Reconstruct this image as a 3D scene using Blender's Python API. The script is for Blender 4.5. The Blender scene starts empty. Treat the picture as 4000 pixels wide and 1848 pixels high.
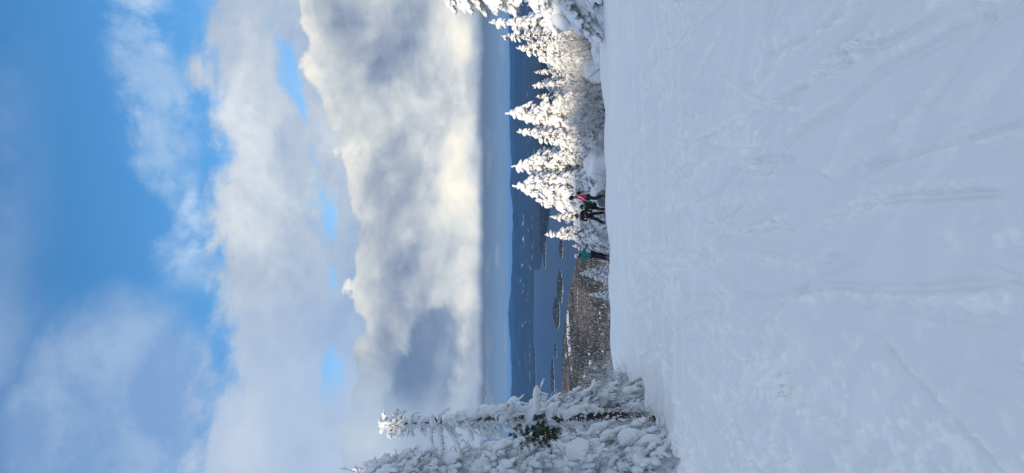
import bpy, bmesh, math, random
import numpy as np
from mathutils import Vector, Matrix

R = math.radians
scene = bpy.context.scene
C = scene.collection
rng = np.random.default_rng(7)

# ------------------------------------------------------------------ camera
# The photograph lies on its side: world up points to the left edge of the picture.
CAM_Z = 1.65
cam_data = bpy.data.cameras.new('camera')
cam_data.sensor_fit = 'HORIZONTAL'
cam_data.sensor_width = 36.0
cam_data.lens = 24.96
cam_data.clip_start = 0.05
cam_data.clip_end = 200000.0
cam = bpy.data.objects.new('camera', cam_data)
C.objects.link(cam)
cam.matrix_world = Matrix(((0, 1, 0, 0), (0, 0, -1, 0), (-1, 0, 0, CAM_Z), (0, 0, 0, 1)))
scene.camera = cam

# ------------------------------------------------------------------ light
SUN_EL = 13.7      # degrees
SUN_AZ = 205.0     # compass degrees, 0 = +Y (view direction), clockwise: behind the camera, to its left
sun_dir = Vector((math.sin(R(SUN_AZ)) * math.cos(R(SUN_EL)), math.cos(R(SUN_AZ)) * math.cos(R(SUN_EL)), math.sin(R(SUN_EL))))
sd = bpy.data.lights.new('sun', 'SUN')
sd.energy = 2.75
sd.angle = R(0.6)
sd.color = (1.0, 0.83, 0.60)
sun = bpy.data.objects.new('sun', sd)
C.objects.link(sun)
sun.rotation_euler = (-sun_dir).to_track_quat('-Z', 'Y').to_euler()

scene.view_settings.view_transform = 'Standard'
scene.view_settings.look = 'None'
scene.view_settings.exposure = 0.46
scene.view_settings.gamma = 1.0
scene.view_settings.use_curve_mapping = False
scene.cycles.max_bounces = 10
scene.cycles.diffuse_bounces = 8
scene.cycles.glossy_bounces = 2
scene.cycles.volume_bounces = 1
scene.cycles.transparent_max_bounces = 4
scene.cycles.use_denoising = True


class NT:
    """small helper for node graphs"""
    def __init__(self, tree):
        self.t = tree
        self.n = tree.nodes
        self.l = tree.links

    def node(self, typ, **kw):
        nd = self.n.new(typ)
        for k, v in kw.items():
            setattr(nd, k, v)
        return nd

    def put(self, sock, v):
        if isinstance(v, bpy.types.NodeSocket):
            self.l.new(v, sock)
        elif isinstance(v, (tuple, list)):
            if len(v) == 3 and sock.type == 'RGBA':
                v = (*v, 1.0)
            sock.default_value = v
        else:
            sock.default_value = v

    def m(self, op, a, b=None, c=None, clamp=False):
        nd = self.node('ShaderNodeMath', operation=op)
        nd.use_clamp = clamp
        self.put(nd.inputs[0], a)
        if b is not None:
            self.put(nd.inputs[1], b)
        if c is not None:
            self.put(nd.inputs[2], c)
        return nd.outputs[0]

    def add(self, a, b): return self.m('ADD', a, b)
    def sub(self, a, b): return self.m('SUBTRACT', a, b)
    def mul(self, a, b): return self.m('MULTIPLY', a, b)

    def step(self, x, lo, hi):
        """smooth 0..1 as x goes from lo to hi (lo may be larger than hi)"""
        nd = self.node('ShaderNodeMapRange', interpolation_type='SMOOTHSTEP')
        self.put(nd.inputs['Value'], x)
        self.put(nd.inputs['From Min'], lo)
        self.put(nd.inputs['From Max'], hi)
        return nd.outputs[0]

    def lin(self, x, lo, hi, a=0.0, b=1.0):
        nd = self.node('ShaderNodeMapRange', interpolation_type='LINEAR')
        self.put(nd.inputs['Value'], x)
        self.put(nd.inputs['From Min'], lo)
        self.put(nd.inputs['From Max'], hi)
        self.put(nd.inputs['To Min'], a)
        self.put(nd.inputs['To Max'], b)
        return nd.outputs[0]

    def noise(self, vec, scale, detail=4.0, rough=0.5, dist=0.0, color=False):
        nd = self.node('ShaderNodeTexNoise')
        self.put(nd.inputs['Vector'], vec)
        self.put(nd.inputs['Scale'], scale)
        self.put(nd.inputs['Detail'], detail)
        self.put(nd.inputs['Roughness'], rough)
        self.put(nd.inputs['Distortion'], dist)
        return nd.outputs['Color' if color else 'Fac']

    def voro(self, vec, scale, detail=0.0, smooth=0.6):
        nd = self.node('ShaderNodeTexVoronoi', feature='SMOOTH_F1')
        self.put(nd.inputs['Vector'], vec)
        self.put(nd.inputs['Scale'], scale)
        self.put(nd.inputs['Detail'], detail)
        self.put(nd.inputs['Smoothness'], smooth)
        return nd.outputs['Distance']

    def mix(self, f, a, b):
        nd = self.node('ShaderNodeMix', data_type='RGBA')
        self.put(nd.inputs[0], f)
        self.put(nd.inputs[6], a)
        self.put(nd.inputs[7], b)
        return nd.outputs[2]

    def ramp(self, f, stops):
        nd = self.node('ShaderNodeValToRGB')
        el = nd.color_ramp.elements
        while len(el) < len(stops):
            el.new(0.5)
        for e, (p, col) in zip(el, stops):
            e.position = p
            e.color = (*col, 1.0)
        self.put(nd.inputs[0], f)
        return nd.outputs[0]

    def vec(self, op, a, b):
        nd = self.node('ShaderNodeVectorMath', operation=op)
        self.put(nd.inputs[0], a)
        if op == 'SCALE':
            self.put(nd.inputs['Scale'], b)
        else:
            self.put(nd.inputs[1], b)
        return nd.outputs[0]

    def comb(self, x, y, z):
        nd = self.node('ShaderNodeCombineXYZ')
        self.put(nd.inputs[0], x)
        self.put(nd.inputs[1], y)
        self.put(nd.inputs[2], z)
        return nd.outputs[0]


# ------------------------------------------------------------------ sky with clouds
world = bpy.data.worlds.new('World')
scene.world = world
world.use_nodes = True
w = NT(world.node_tree)
w.n.clear()
tc = w.node('ShaderNodeTexCoord')
sep = w.node('ShaderNodeSeparateXYZ')
w.l.new(tc.outputs['Generated'], sep.inputs[0])
DX, DY, DZ = sep.outputs
EL = w.mul(w.m('ARCSINE', DZ), 57.2958)
AZ = w.mul(w.m('ARCTAN2', DX, DY), 57.2958)
P0 = w.comb(DX, DY, w.mul(DZ, 1.35))
wob = w.vec('SUBTRACT', w.noise(P0, 4.0, 3.0, 0.5, color=True), (0.5, 0.5, 0.5))
P = w.vec('ADD', P0, w.vec('SCALE', wob, 0.10))


def cn(scale, detail=8.0, rough=0.55, off=0.0, stretch=None, base=None):
    v = w.vec('ADD', base if base is not None else P, (off, off * 1.7, off * 0.6))
    if stretch:
        v = w.vec('MULTIPLY', v, stretch)
    return w.noise(v, scale, detail, rough)


sky = w.node('ShaderNodeTexSky', sky_type='NISHITA')
sky.sun_disc = False
sky.sun_elevation = R(SUN_EL)
sky.sun_rotation = R(SUN_AZ)
sky.altitude = 650
sky.air_density = 1.0
sky.dust_density = 0.3
sky.ozone_density = 2.0
bg = w.node('ShaderNodeBackground')
hs = w.node('ShaderNodeHueSaturation')
hs.inputs['Hue'].default_value = 0.500
hs.inputs['Saturation'].default_value = 1.28
hs.inputs['Value'].default_value = 0.94
w.l.new(sky.outputs[0], hs.inputs['Color'])
w.l.new(hs.outputs[0], bg.inputs[0])
bg.inputs[1].default_value = 0.15
cur = bg.outputs[0]


def layer(cur, mask, col):
    b = w.node('ShaderNodeBackground')
    w.put(b.inputs[0], col)
    mx = w.node('ShaderNodeMixShader')
    w.put(mx.inputs[0], mask)
    w.l.new(cur, mx.inputs[1])
    w.l.new(b.outputs[0], mx.inputs[2])
    return mx.outputs[0]


def clampmul(*a):
    r = a[0]
    for b in a[1:]:
        r = w.mul(r, b)
    return w.m('MULTIPLY', r, 1.0, clamp=True)


n_edge = w.sub(cn(7.0, 12, 0.64), 0.5)
n_fine = w.sub(cn(22.0, 9, 0.62, 2.9), 0.5)
n_big = cn(3.2, 5, 0.5, 3.1)
puff = w.sub(0.42, w.voro(w.vec('ADD', P, w.vec('SCALE', w.noise(P, 14.0, 4, 0.5, color=True), 0.04)), 15.0, 1.5, 0.5))
# thin veil high up
v_n = w.add(cn(3.4, 9, 0.58, 7.7), w.mul(n_fine, 0.10))
veilL = clampmul(w.step(AZ, -2.5, -11.0), w.step(EL, 23.0, 26.0), w.step(v_n, 0.36, 0.60), 0.62)
veilR = clampmul(w.step(EL, 31.5, 37.0), w.step(cn(3.6, 8, 0.58, 1.3), 0.38, 0.62), 0.5)
vx = w.m('POWER', w.mul(w.add(AZ, 14.0), 1 / 10.0), 2.0)
vy_ = w.m('POWER', w.mul(w.sub(EL, 29.0), 1 / 6.0), 2.0)
veilC = clampmul(w.step(w.add(w.add(vx, vy_), w.mul(w.sub(v_n, 0.5), 3.2)), 1.25, 0.05), 0.66)
cur = layer(cur, w.m('MAXIMUM', w.mul(veilL, 0.7), veilC), w.mix(w.step(cn(8.0, 8, 0.6, 3.3), 0.40, 0.65), (0.20, 0.30, 0.49), (0.33, 0.42, 0.56)))
cur = layer(cur, veilR, (0.22, 0.32, 0.48))
# broken cloud goes on overhead
over = clampmul(w.step(w.add(cn(2.2, 6, 0.55, 4.9), w.mul(w.step(EL, 38.0, 60.0), 0.18)), 0.50, 0.66), w.step(EL, 36.5, 46.0), 0.9)
cur = layer(cur, over, (0.58, 0.64, 0.73))
# wisps
wc = w.add(25.4, w.mul(AZ, 0.09))
wd = w.m('ABSOLUTE', w.sub(EL, wc))
wisp = clampmul(w.step(w.add(cn(9.0, 8, 0.6, 2.2, (1, 1, 0.7)), w.mul(w.sub(2.2, wd), 0.04)), 0.46, 0.70), w.step(wd, 3.6, 1.2), w.step(AZ, -6.0, 0.0), 0.72)
cur = layer(cur, wisp, w.mix(w.step(cn(12, 6, 0.5, 4.4), 0.4, 0.65), (0.30, 0.43, 0.60), (0.55, 0.63, 0.72)))
# middle layer
azq = w.m('MINIMUM', w.mul(w.m('POWER', w.m('ABSOLUTE', w.add(AZ, 7.0)), 2.0), 0.0075), 6.0)
T0 = w.add(13.4, azq)
TOP = w.add(T0, w.add(w.mul(n_edge, 5.0), w.mul(puff, 2.6)))
midtop = w.add(w.add(22.6, w.mul(n_edge, 9.5)), w.add(w.mul(puff, 1.6), w.mul(n_fine, 3.0)))
dT = w.sub(EL, w.add(T0, 0.6))
hole = clampmul(w.step(w.add(w.add(cn(8.5, 9, 0.6, 5.2, (1, 1, 1.3)), w.mul(n_fine, 0.12)), w.mul(w.m('ABSOLUTE', dT), 0.10)), 0.55, 0.43), w.step(EL, 19.0, 17.0), w.step(AZ, -14.5, -10.0), 0.72)
midm = clampmul(w.step(EL, w.add(midtop, 1.7), w.sub(midtop, 0.8)), w.sub(1.0, hole), 0.96)
ms = w.add(w.add(w.mul(cn(6.5, 12, 0.64, 8.3), 0.66), w.mul(n_fine, 0.10)), w.add(w.mul(n_big, 0.55), w.mul(w.step(EL, 17.0, 21.0), 0.06)))
midc = w.ramp(ms, [(0.46, (0.20, 0.29, 0.45)), (0.56, (0.27, 0.345, 0.47)), (0.67, (0.36, 0.42, 0.50)), (0.82, (0.55, 0.58, 0.61))])
midc = w.mix(w.step(AZ, -2.0, -13.0), midc, w.mix(0.55, midc, (0.36, 0.45, 0.58)))
cur = layer(cur, midm, midc)
# cumulus bank
base_h = w.add(2.45, w.mul(w.sub(cn(14, 6, 0.6, 1.1), 0.5), 1.3))
TOPf = w.add(TOP, w.mul(n_fine, 1.6))
bank = clampmul(w.step(EL, w.add(TOPf, 0.18), w.sub(TOPf, 0.32)), w.step(EL, w.sub(base_h, 0.45), w.add(base_h, 0.75)))
PS = w.vec('ADD', P, (-0.012, 0.0, -0.020))       # towards the lit side: relief of the cloud faces
relief = w.mul(w.sub(cn(5.0, 7, 0.5, 0.7), cn(5.0, 7, 0.5, 0.7, None, PS)), 1.3)
s_f = w.add(cn(9.0, 10, 0.6, 0.7), w.mul(puff, 0.35))
s_m = cn(3.3, 6, 0.5, 6.1, (1, 1, 1.3))
lowband = clampmul(w.step(EL, 9.0, 4.0), w.step(AZ, -14.0, -6.0))
rim = clampmul(w.step(EL, w.sub(TOP, 3.2), w.sub(TOP, 0.5)), w.step(AZ, -13.0, -6.0))
v = w.sub(w.add(w.mul(s_f, 0.62), w.mul(s_m, 1.0)), 0.17)
v = w.add(v, w.add(w.add(relief, 0.02), w.mul(n_fine, 0.16)))
v = w.add(v, w.add(w.mul(lowband, w.add(0.0, w.mul(cn(7.0, 8, 0.58, 3.7), 0.32))), w.mul(rim, 0.16)))
v = w.sub(v, w.mul(w.step(EL, 4.0, 2.2), 0.30))
bankc = w.ramp(v, [(0.30, (0.15, 0.20, 0.29)), (0.46, (0.25, 0.30, 0.38)), (0.58, (0.35, 0.39, 0.44)), (0.70, (0.46, 0.49, 0.51)), (0.82, (0.60, 0.60, 0.58)), (0.98, (0.78, 0.73, 0.63))])
bankc = w.mix(w.step(AZ, -8.0, -14.0), bankc, w.mix(0.72, bankc, w.mix(w.step(EL, 11.0, 6.0), (0.32, 0.41, 0.53), (0.22, 0.30, 0.42))))
gx = w.m('POWER', w.mul(w.add(w.add(AZ, 10.2), w.mul(w.sub(EL, 6.4), 0.35)), 1 / 2.7), 2.0)
gy = w.m('POWER', w.mul(w.sub(EL, 6.6), 1 / 2.0), 2.0)
gap = clampmul(w.step(w.add(w.add(gx, gy), w.add(w.mul(n_edge, 6.0), w.mul(puff, 3.0))), 1.9, 0.1), w.step(AZ, -15.5, -11.5), 0.85)
bankc = w.mix(gap, bankc, w.mix(w.step(cn(9.0, 8, 0.6, 5.5), 0.4, 0.65), (0.095, 0.155, 0.27), (0.19, 0.26, 0.37)))
cur = layer(cur, bank, bankc)
# clear strip under the cloud base
under = w.ramp(w.lin(EL, 0.0, 3.0), [(0.0, (0.135, 0.215, 0.320)), (0.35, (0.125, 0.200, 0.310)), (0.72, (0.095, 0.140, 0.225)), (1.0, (0.16, 0.20, 0.27))])
faint = clampmul(w.step(cn(11, 6, 0.55, 9.1, (1, 1, 4.0), P0), 0.5, 0.72), w.step(EL, 0.15, 0.8), w.step(EL, 2.4, 1.4), 0.5)
under = w.mix(faint, under, (0.30, 0.33, 0.38))
cur = layer(cur, w.step(EL, w.add(base_h, 0.5), w.sub(base_h, 0.25)), under)
wo = w.node('ShaderNodeOutputWorld')
w.l.new(cur, wo.inputs[0])


# ------------------------------------------------------------------ numpy noise and mesh helpers
def _hash(ix, iy, seed):
    h = (ix.astype(np.int64) * 374761393 + iy.astype(np.int64) * 668265263 + seed * 974634777) & 0xFFFFFFFF
    h = ((h ^ (h >> 13)) * 1274126177) & 0xFFFFFFFF
    return ((h ^ (h >> 16)) & 0xFFFFFF) / float(0xFFFFFF)


def vnoise(x, y, seed=0):
    x0 = np.floor(x); y0 = np.floor(y)
    fx = x - x0; fy = y - y0
    fx = fx * fx * fx * (fx * (fx * 6 - 15) + 10); fy = fy * fy * fy * (fy * (fy * 6 - 15) + 10)
    a = _hash(x0, y0, seed); b = _hash(x0 + 1, y0, seed)
    c = _hash(x0, y0 + 1, seed); d = _hash(x0 + 1, y0 + 1, seed)
    return (a + (b - a) * fx) * (1 - fy) + (c + (d - c) * fx) * fy - 0.5


def fbm(x, y, seed=0, octs=4, gain=0.5):
    r = 0; a = 1.0
    for i in range(octs):
        r = r + a * vnoise(x + 17.3 * i, y - 9.1 * i, seed + i)
        x = x * 2.03; y = y * 2.03; a *= gain
    return r


def sstep(x, a, b):
    t = np.clip((x - a) / (b - a), 0, 1)
    return t * t * (3 - 2 * t)


def mesh_np(name, verts, faces, smooth=True, col=None):
    """verts (n,3), faces (m,k) with k = 3 or 4"""
    verts = np.asarray(verts, dtype=np.float32); faces = np.asarray(faces, dtype=np.int32)
    me = bpy.data.meshes.new(name)
    k = faces.shape[1]
    me.vertices.add(len(verts)); me.loops.add(faces.size); me.polygons.add(len(faces))
    me.vertices.foreach_set('co', verts.ravel())
    me.loops.foreach_set('vertex_index', faces.ravel())
    me.polygons.foreach_set('loop_start', np.arange(0, faces.size, k, dtype=np.int32))
    me.polygons.foreach_set('use_smooth', np.full(len(faces), smooth, dtype=bool))
    if col is not None:
        at = me.color_attributes.new('tint', 'FLOAT_COLOR', 'POINT')
        c4 = np.ones((len(verts), 4), dtype=np.float32); c4[:, :3] = col
        at.data.foreach_set('color', c4.ravel())
    me.update(); me.validate()
    return me


def grid_faces(nr, nc):
    i = np.arange(nr - 1)[:, None] * nc + np.arange(nc - 1)[None, :]
    return np.stack([i, i + 1, i + nc + 1, i + nc], -1).reshape(-1, 4)


def link(name, me, mat=None, parent=None, label=None, cat=None, group=None, kind=None):
    o = bpy.data.objects.new(name, me)
    C.objects.link(o)
    if mat is not None and me is not None and not me.materials:
        me.materials.append(mat)
    if parent is not None:
        o.parent = parent
    for k, val in (('label', label), ('category', cat), ('group', group), ('kind', kind)):
        if val:
            o[k] = val
    return o


def thing(name, loc, label, cat, group=None, rotz=0.0, scale=1.0, tilt=(0, 0)):
    o = link(name, None, None, None, label, cat, group)
    o.location = loc
    o.rotation_euler = (tilt[0], tilt[1], rotz)
    o.scale = (scale,) * 3 if not isinstance(scale, tuple) else scale
    o.empty_display_size = 0.2
    return o


def ico(sub, seed=0, amp=0.0, flat=0.0):
    bm = bmesh.new()
    bmesh.ops.create_icosphere(bm, subdivisions=sub, radius=1.0)
    vs = np.array([v.co[:] for v in bm.verts]); fs = np.array([[v.index for v in f.verts] for f in bm.faces])
    bm.free()
    if amp:
        r = np.random.default_rng(seed)
        dirs = r.normal(size=(7, 3)); dirs /= np.linalg.norm(dirs, axis=1)[:, None]
        amps = r.uniform(-1, 1, 7)
        d = sum(a * np.exp(-((vs - q) ** 2).sum(1) * 2.2) for a, q in zip(amps, dirs))
        d += r.uniform(-0.35, 0.35, len(vs))
        vs = vs * (1 + amp * d)[:, None]
    if flat:
        vs[:, 2] = np.where(vs[:, 2] < 0, vs[:, 2] * (1 - flat), vs[:, 2])
    return vs, fs


SUB1 = [ico(1, 10 + s, 0.22) for s in range(6)]       # 20 triangles
SUB2 = [ico(2, 20 + s, 0.24, 0.25) for s in range(8)]  # 80 triangles
SUB3 = [ico(3, 40 + s, 0.26, 0.2) for s in range(6)]  # 320 triangles


class Geo:
    """collects triangles from templates placed many times, and tubes"""
    def __init__(self):
        self.v = []; self.f = []; self.n = 0
        self.items = {}

    def raw(self, v, f):
        self.v.append(np.asarray(v, dtype=np.float64)); self.f.append(np.asarray(f, dtype=np.int64) + self.n); self.n += len(v)

    def blob(self, lib, c, d, lx, ly, lz):
        """a template from lib at c, its x axis along d"""
        self.items.setdefault(id(lib), (lib, []))[1].append((*c, *d, lx, ly, lz))

    def flush(self, seed=0):
        r = np.random.default_rng(seed)
        for lib, lst in self.items.values():
            a = np.array(lst)
            pick = r.integers(0, len(lib), len(a))
            for k, (tv, tf) in enumerate(lib):
                s = a[pick == k]
                if not len(s):
                    continue
                d = s[:, 3:6] / (np.linalg.norm(s[:, 3:6], axis=1)[:, None] + 1e-9)
                up = np.tile(np.array([0, 0, 1.0]), (len(s), 1))
                side = np.cross(up, d)
                ln = np.linalg.norm(side, axis=1)
                side[ln < 1e-3] = (1, 0, 0)
                side /= np.linalg.norm(side, axis=1)[:, None]
                u2 = np.cross(d, side)
                flip = np.where(r.random(len(s)) < 0.5, -1, 1)[:, None]
                M = np.stack([d * s[:, 6:7], side * flip * s[:, 7:8], u2 * s[:, 8:9]], 2)
                V = np.einsum('nij,vj->nvi', M, tv) + s[:, None, 0:3]
                F = tf[None] + (np.arange(len(s)) * len(tv))[:, None, None]
                Fq = F.copy()
                fl = flip[:, 0] < 0
                Fq[fl] = F[fl][:, :, ::-1]
                self.raw(V.reshape(-1, 3), Fq.reshape(-1, 3))
        self.items = {}

    def tube(self, pts, rad, sides=5, cap=True):
        pts = np.asarray(pts, dtype=float); n = len(pts)
        rad = np.broadcast_to(np.asarray(rad, dtype=float), (n,))
        t = np.gradient(pts, axis=0); t /= np.linalg.norm(t, axis=1)[:, None] + 1e-9
        ref = np.array([0, 0, 1.0]) if abs(t[0, 2]) < 0.9 else np.array([1.0, 0, 0])
        a = np.cross(t, ref); a /= np.linalg.norm(a, axis=1)[:, None] + 1e-9
        b = np.cross(t, a)
        ang = np.arange(sides) / sides * 2 * np.pi
        V = pts[:, None] + rad[:, None, None] * (np.cos(ang)[None, :, None] * a[:, None] + np.sin(ang)[None, :, None] * b[:, None])
        V = V.reshape(-1, 3)
        i = np.arange(n - 1)[:, None] * sides + np.arange(sides)[None]
        j = np.arange(n - 1)[:, None] * sides + (np.arange(sides) + 1)[None] % sides
        F = np.concatenate([np.stack([i, j + sides, j], -1).reshape(-1, 3), np.stack([i, i + sides, j + sides], -1).reshape(-1, 3)])
        if cap:
            V = np.concatenate([V, pts[:1], pts[-1:]])
            k = np.arange(sides); k2 = (k + 1) % sides
            c0 = np.stack([np.full(sides, n * sides), k, k2], -1)
            c1 = np.stack([np.full(sides, n * sides + 1), (n - 1) * sides + k2, (n - 1) * sides + k], -1)
            F = np.concatenate([F, c0, c1])
        self.raw(V, F)

    def mesh(self, name, smooth=True, seed=0):
        self.flush(seed)
        return mesh_np(name, np.concatenate(self.v), np.concatenate(self.f), smooth)


# ------------------------------------------------------------------ materials
def material(name):
    m = bpy.data.materials.new(name)
    m.use_nodes = True
    t = NT(m.node_tree)
    b = t.n['Principled BSDF']
    b.inputs['Roughness'].default_value = 0.8
    b.inputs['Specular IOR Level'].default_value = 0.2
    return m, t, b


def bump(t, b, h, strength, dist):
    nd = t.node('ShaderNodeBump')
    nd.inputs['Strength'].default_value = strength
    nd.inputs['Distance'].default_value = dist
    t.put(nd.inputs['Height'], h)
    t.l.new(nd.outputs[0], b.inputs['Normal'])


def objco(t):
    return t.node('ShaderNodeTexCoord').outputs['Object']


def plain(name, col, rough=0.7, var=0.25, scale=30.0, spec=0.3):
    m, t, b = material(name)
    f = t.noise(objco(t), scale, 4, 0.6)
    lo = tuple(c * (1 - var) for c in col); hi = tuple(min(1, c * (1 + var)) for c in col)
    t.put(b.inputs['Base Color'], t.mix(f, lo, hi))
    b.inputs['Roughness'].default_value = rough
    b.inputs['Specular IOR Level'].default_value = spec
    return m


# groomed snow
M_SNOW, t, b = material('snow_piste')
oc = objco(t)
at = t.node('ShaderNodeAttribute'); at.attribute_name = 'tint'      # loose crumbled snow is whiter than the packed piste
lo_ = t.m('ADD', at.outputs['Fac'], t.mul(t.sub(t.noise(oc, 5.0, 6, 0.7), 0.5), 0.35), clamp=True)
t.put(b.inputs['Base Color'], t.mix(lo_, t.mix(t.noise(oc, 0.7, 5, 0.6), (0.800, 0.825, 0.842), (0.855, 0.870, 0.875)), (0.98, 0.975, 0.955)))
h = t.add(t.mul(t.noise(oc, 70.0, 5, 0.7), 0.6), t.add(t.mul(t.noise(oc, 24.0, 5, 0.65), 0.8), t.mul(t.noise(t.vec('MULTIPLY', oc, (2.0, 7.0, 1.0)), 1.0, 5, 0.65), 0.9)))
bump(t, b, h, 0.55, 0.016)
b.inputs['Roughness'].default_value = 0.65
b.inputs['Specular IOR Level'].default_value = 0.25
# snow on trees
M_TSNOW, t, b = material('snow_on_branches')
oc = objco(t)
t.put(b.inputs['Base Color'], t.mix(t.noise(oc, 5.0, 4, 0.6), (0.90, 0.91, 0.92), (0.955, 0.96, 0.965)))
bump(t, b, t.add(t.noise(oc, 38.0, 4, 0.6), t.noise(oc, 14.0, 3, 0.6)), 0.8, 0.04)
b.inputs['Roughness'].default_value = 0.7
# needles dusted with rime
M_NEEDLE, t, b = material('needles')
oc = objco(t)
fr = t.step(t.noise(oc, 9.0, 5, 0.7), 0.42, 0.64)
t.put(b.inputs['Base Color'], t.mix(fr, t.mix(t.noise(oc, 3.0), (0.030, 0.032, 0.018), (0.075, 0.060, 0.040)), (0.50, 0.52, 0.54)))
M_RIMED, t, b = material('needles_rimed')
oc = objco(t)
fr = t.step(t.noise(oc, 9.0, 5, 0.7), 0.33, 0.55)
t.put(b.inputs['Base Color'], t.mix(fr, t.mix(t.noise(oc, 3.0), (0.030, 0.032, 0.018), (0.075, 0.060, 0.040)), (0.72, 0.74, 0.76)))
M_GREEN, t, b = material('needles_bare')
oc = objco(t)
fr = t.step(t.noise(oc, 16.0, 5, 0.7), 0.56, 0.70)
t.put(b.inputs['Base Color'], t.mix(fr, t.mix(t.noise(oc, 6.0), (0.022, 0.035, 0.014), (0.055, 0.070, 0.030)), (0.55, 0.57, 0.58)))
# bark with rime on the wind side and on whatever faces up
M_BARK, t, b = material('rimed_bark')
oc = objco(t)
geo = t.node('ShaderNodeNewGeometry')
sp = t.node('ShaderNodeSeparateXYZ'); t.l.new(geo.outputs['Normal'], sp.inputs[0])
nn = t.noise(oc, 22.0, 6, 0.75)
bz = t.node('ShaderNodeSeparateXYZ'); t.l.new(oc, bz.inputs[0])
fr = t.step(t.add(t.add(t.mul(sp.outputs[0], -0.22), t.mul(sp.outputs[2], 0.35)), t.add(nn, t.mul(bz.outputs[2], 0.035))), 0.50, 0.64)
t.put(b.inputs['Base Color'], t.mix(fr, t.mix(t.noise(oc, 9.0, 4), (0.022, 0.016, 0.012), (0.075, 0.055, 0.042)), (0.78, 0.80, 0.82)))
bump(t, b, t.noise(oc, 30.0, 6, 0.7), 0.9, 0.03)
# frosted twigs
M_TWIG, t, b = material('frosted_twig')
oc = objco(t)
geo = t.node('ShaderNodeNewGeometry')
sp = t.node('ShaderNodeSeparateXYZ'); t.l.new(geo.outputs['Normal'], sp.inputs[0])
fr = t.step(t.add(t.mul(sp.outputs[2], 0.28), t.noise(oc, 6.0, 4, 0.7)), 0.28, 0.56)
t.put(b.inputs['Base Color'], t.mix(fr, (0.10, 0.085, 0.08), (0.80, 0.81, 0.83)))
M_STEM = plain('bare_stem', (0.040, 0.032, 0.028), 0.8, 0.5)

# ------------------------------------------------------------------ the piste
XE_Y = np.array([0.0, 6.0, 11.0, 16.0, 22.0, 36.0, 60.0])
XE_X = np.array([-3.6, -3.55, -3.66, -4.15, -5.1, -7.3, -11.5])


def ground(x, y):
    """height of the smooth slope, camera foot at 0"""
    x = np.asarray(x, dtype=float); y = np.asarray(y, dtype=float)
    yy = np.maximum(y, -6)
    z = -0.0917 * yy + 0.042 * np.clip(x, -30, 30)
    d = np.maximum(y - 37.0, 0)
    dc = np.minimum(d, 10.0)
    z = z - 0.010 * dc * dc - 0.20 * np.maximum(d - 10.0, 0)
    z = z + sstep(y, 25, 36) * (0.10 * np.sin(x * 0.55 + 1.0) * np.sin(x * 0.23) + 0.05 * np.sin(x * 1.7 + y * 0.3))
    xe = np.interp(y, XE_Y, XE_X)
    off = np.maximum(xe - x, 0)
    z = z + 0.22 * sstep(off, 0.0, 0.9) + 0.05 * np.minimum(off, 6) - 0.12 * np.exp(-((off - 0.1) / 0.35) ** 2) * (off > 0)
    # the hill that rises behind the camera and keeps the piste in shade
    q = x * math.sin(R(SUN_AZ - 180)) + y * math.cos(R(SUN_AZ - 180))
    back = np.maximum(-q - 7.0, 0)
    pq = x * math.cos(R(SUN_AZ - 180)) - y * math.sin(R(SUN_AZ - 180))
    wide = 0.22 + 0.78 * (1 - sstep(np.abs(pq + 8), 27, 55))
    z = z + 0.460 * np.minimum(back, 44) * wide
    return z


def px(X, Y, D):
    """point at distance D that the photograph shows at pixel X, Y (for reading off sizes)"""
    return np.array([(924 - Y) / 2773.0 * D, D, CAM_Z + (2000 - X) / 2773.0 * D])


def on_ground(X, Y):
    d = (X - 2000) / 2773.0; l = (924 - Y) / 2773.0
    D = 1.65 / (d - 0.0917 + 0.042 * l)
    return np.array([l * D, D])


def seg_track(xs, ys, pts):
    """signed distance to a polyline given as function x(y); returns distance and parameter"""
    pts = np.asarray(pts); o = np.argsort(pts[:, 1]); pts = pts[o]
    xc = np.interp(ys, pts[:, 1], pts[:, 0])
    inside = sstep(ys, pts[0, 1] - 0.05, pts[0, 1] + 0.25) * (1 - sstep(ys, pts[-1, 1] - 0.3, pts[-1, 1] + 0.3))
    return xs - xc, inside


nr, ncol = 780, 520
vy = 1.15 * (75.0 / 1.15) ** (np.linspace(0, 1, nr))
tt = np.concatenate([np.linspace(-2.2, -0.41, 44)[:-1], np.linspace(-0.41, 0.41, ncol), np.linspace(0.41, 2.2, 44)[1:]])
YY, TT = np.meshgrid(vy, tt, indexing='ij')
XX = TT * (YY + 0.6)
ZB = ground(XX, YY)
D = np.zeros_like(ZB)
damp = 1.0 / (1 + (YY / 26.0) ** 2)
D += 0.050 * fbm(XX * 0.35, YY * 0.22, 3, 4)
D += 0.012 * fbm(XX * 2.2, YY * 1.1, 5, 4) * damp
D += 0.0050 * fbm(XX * 9, YY * 6, 9, 3, 0.6) * damp
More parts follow.
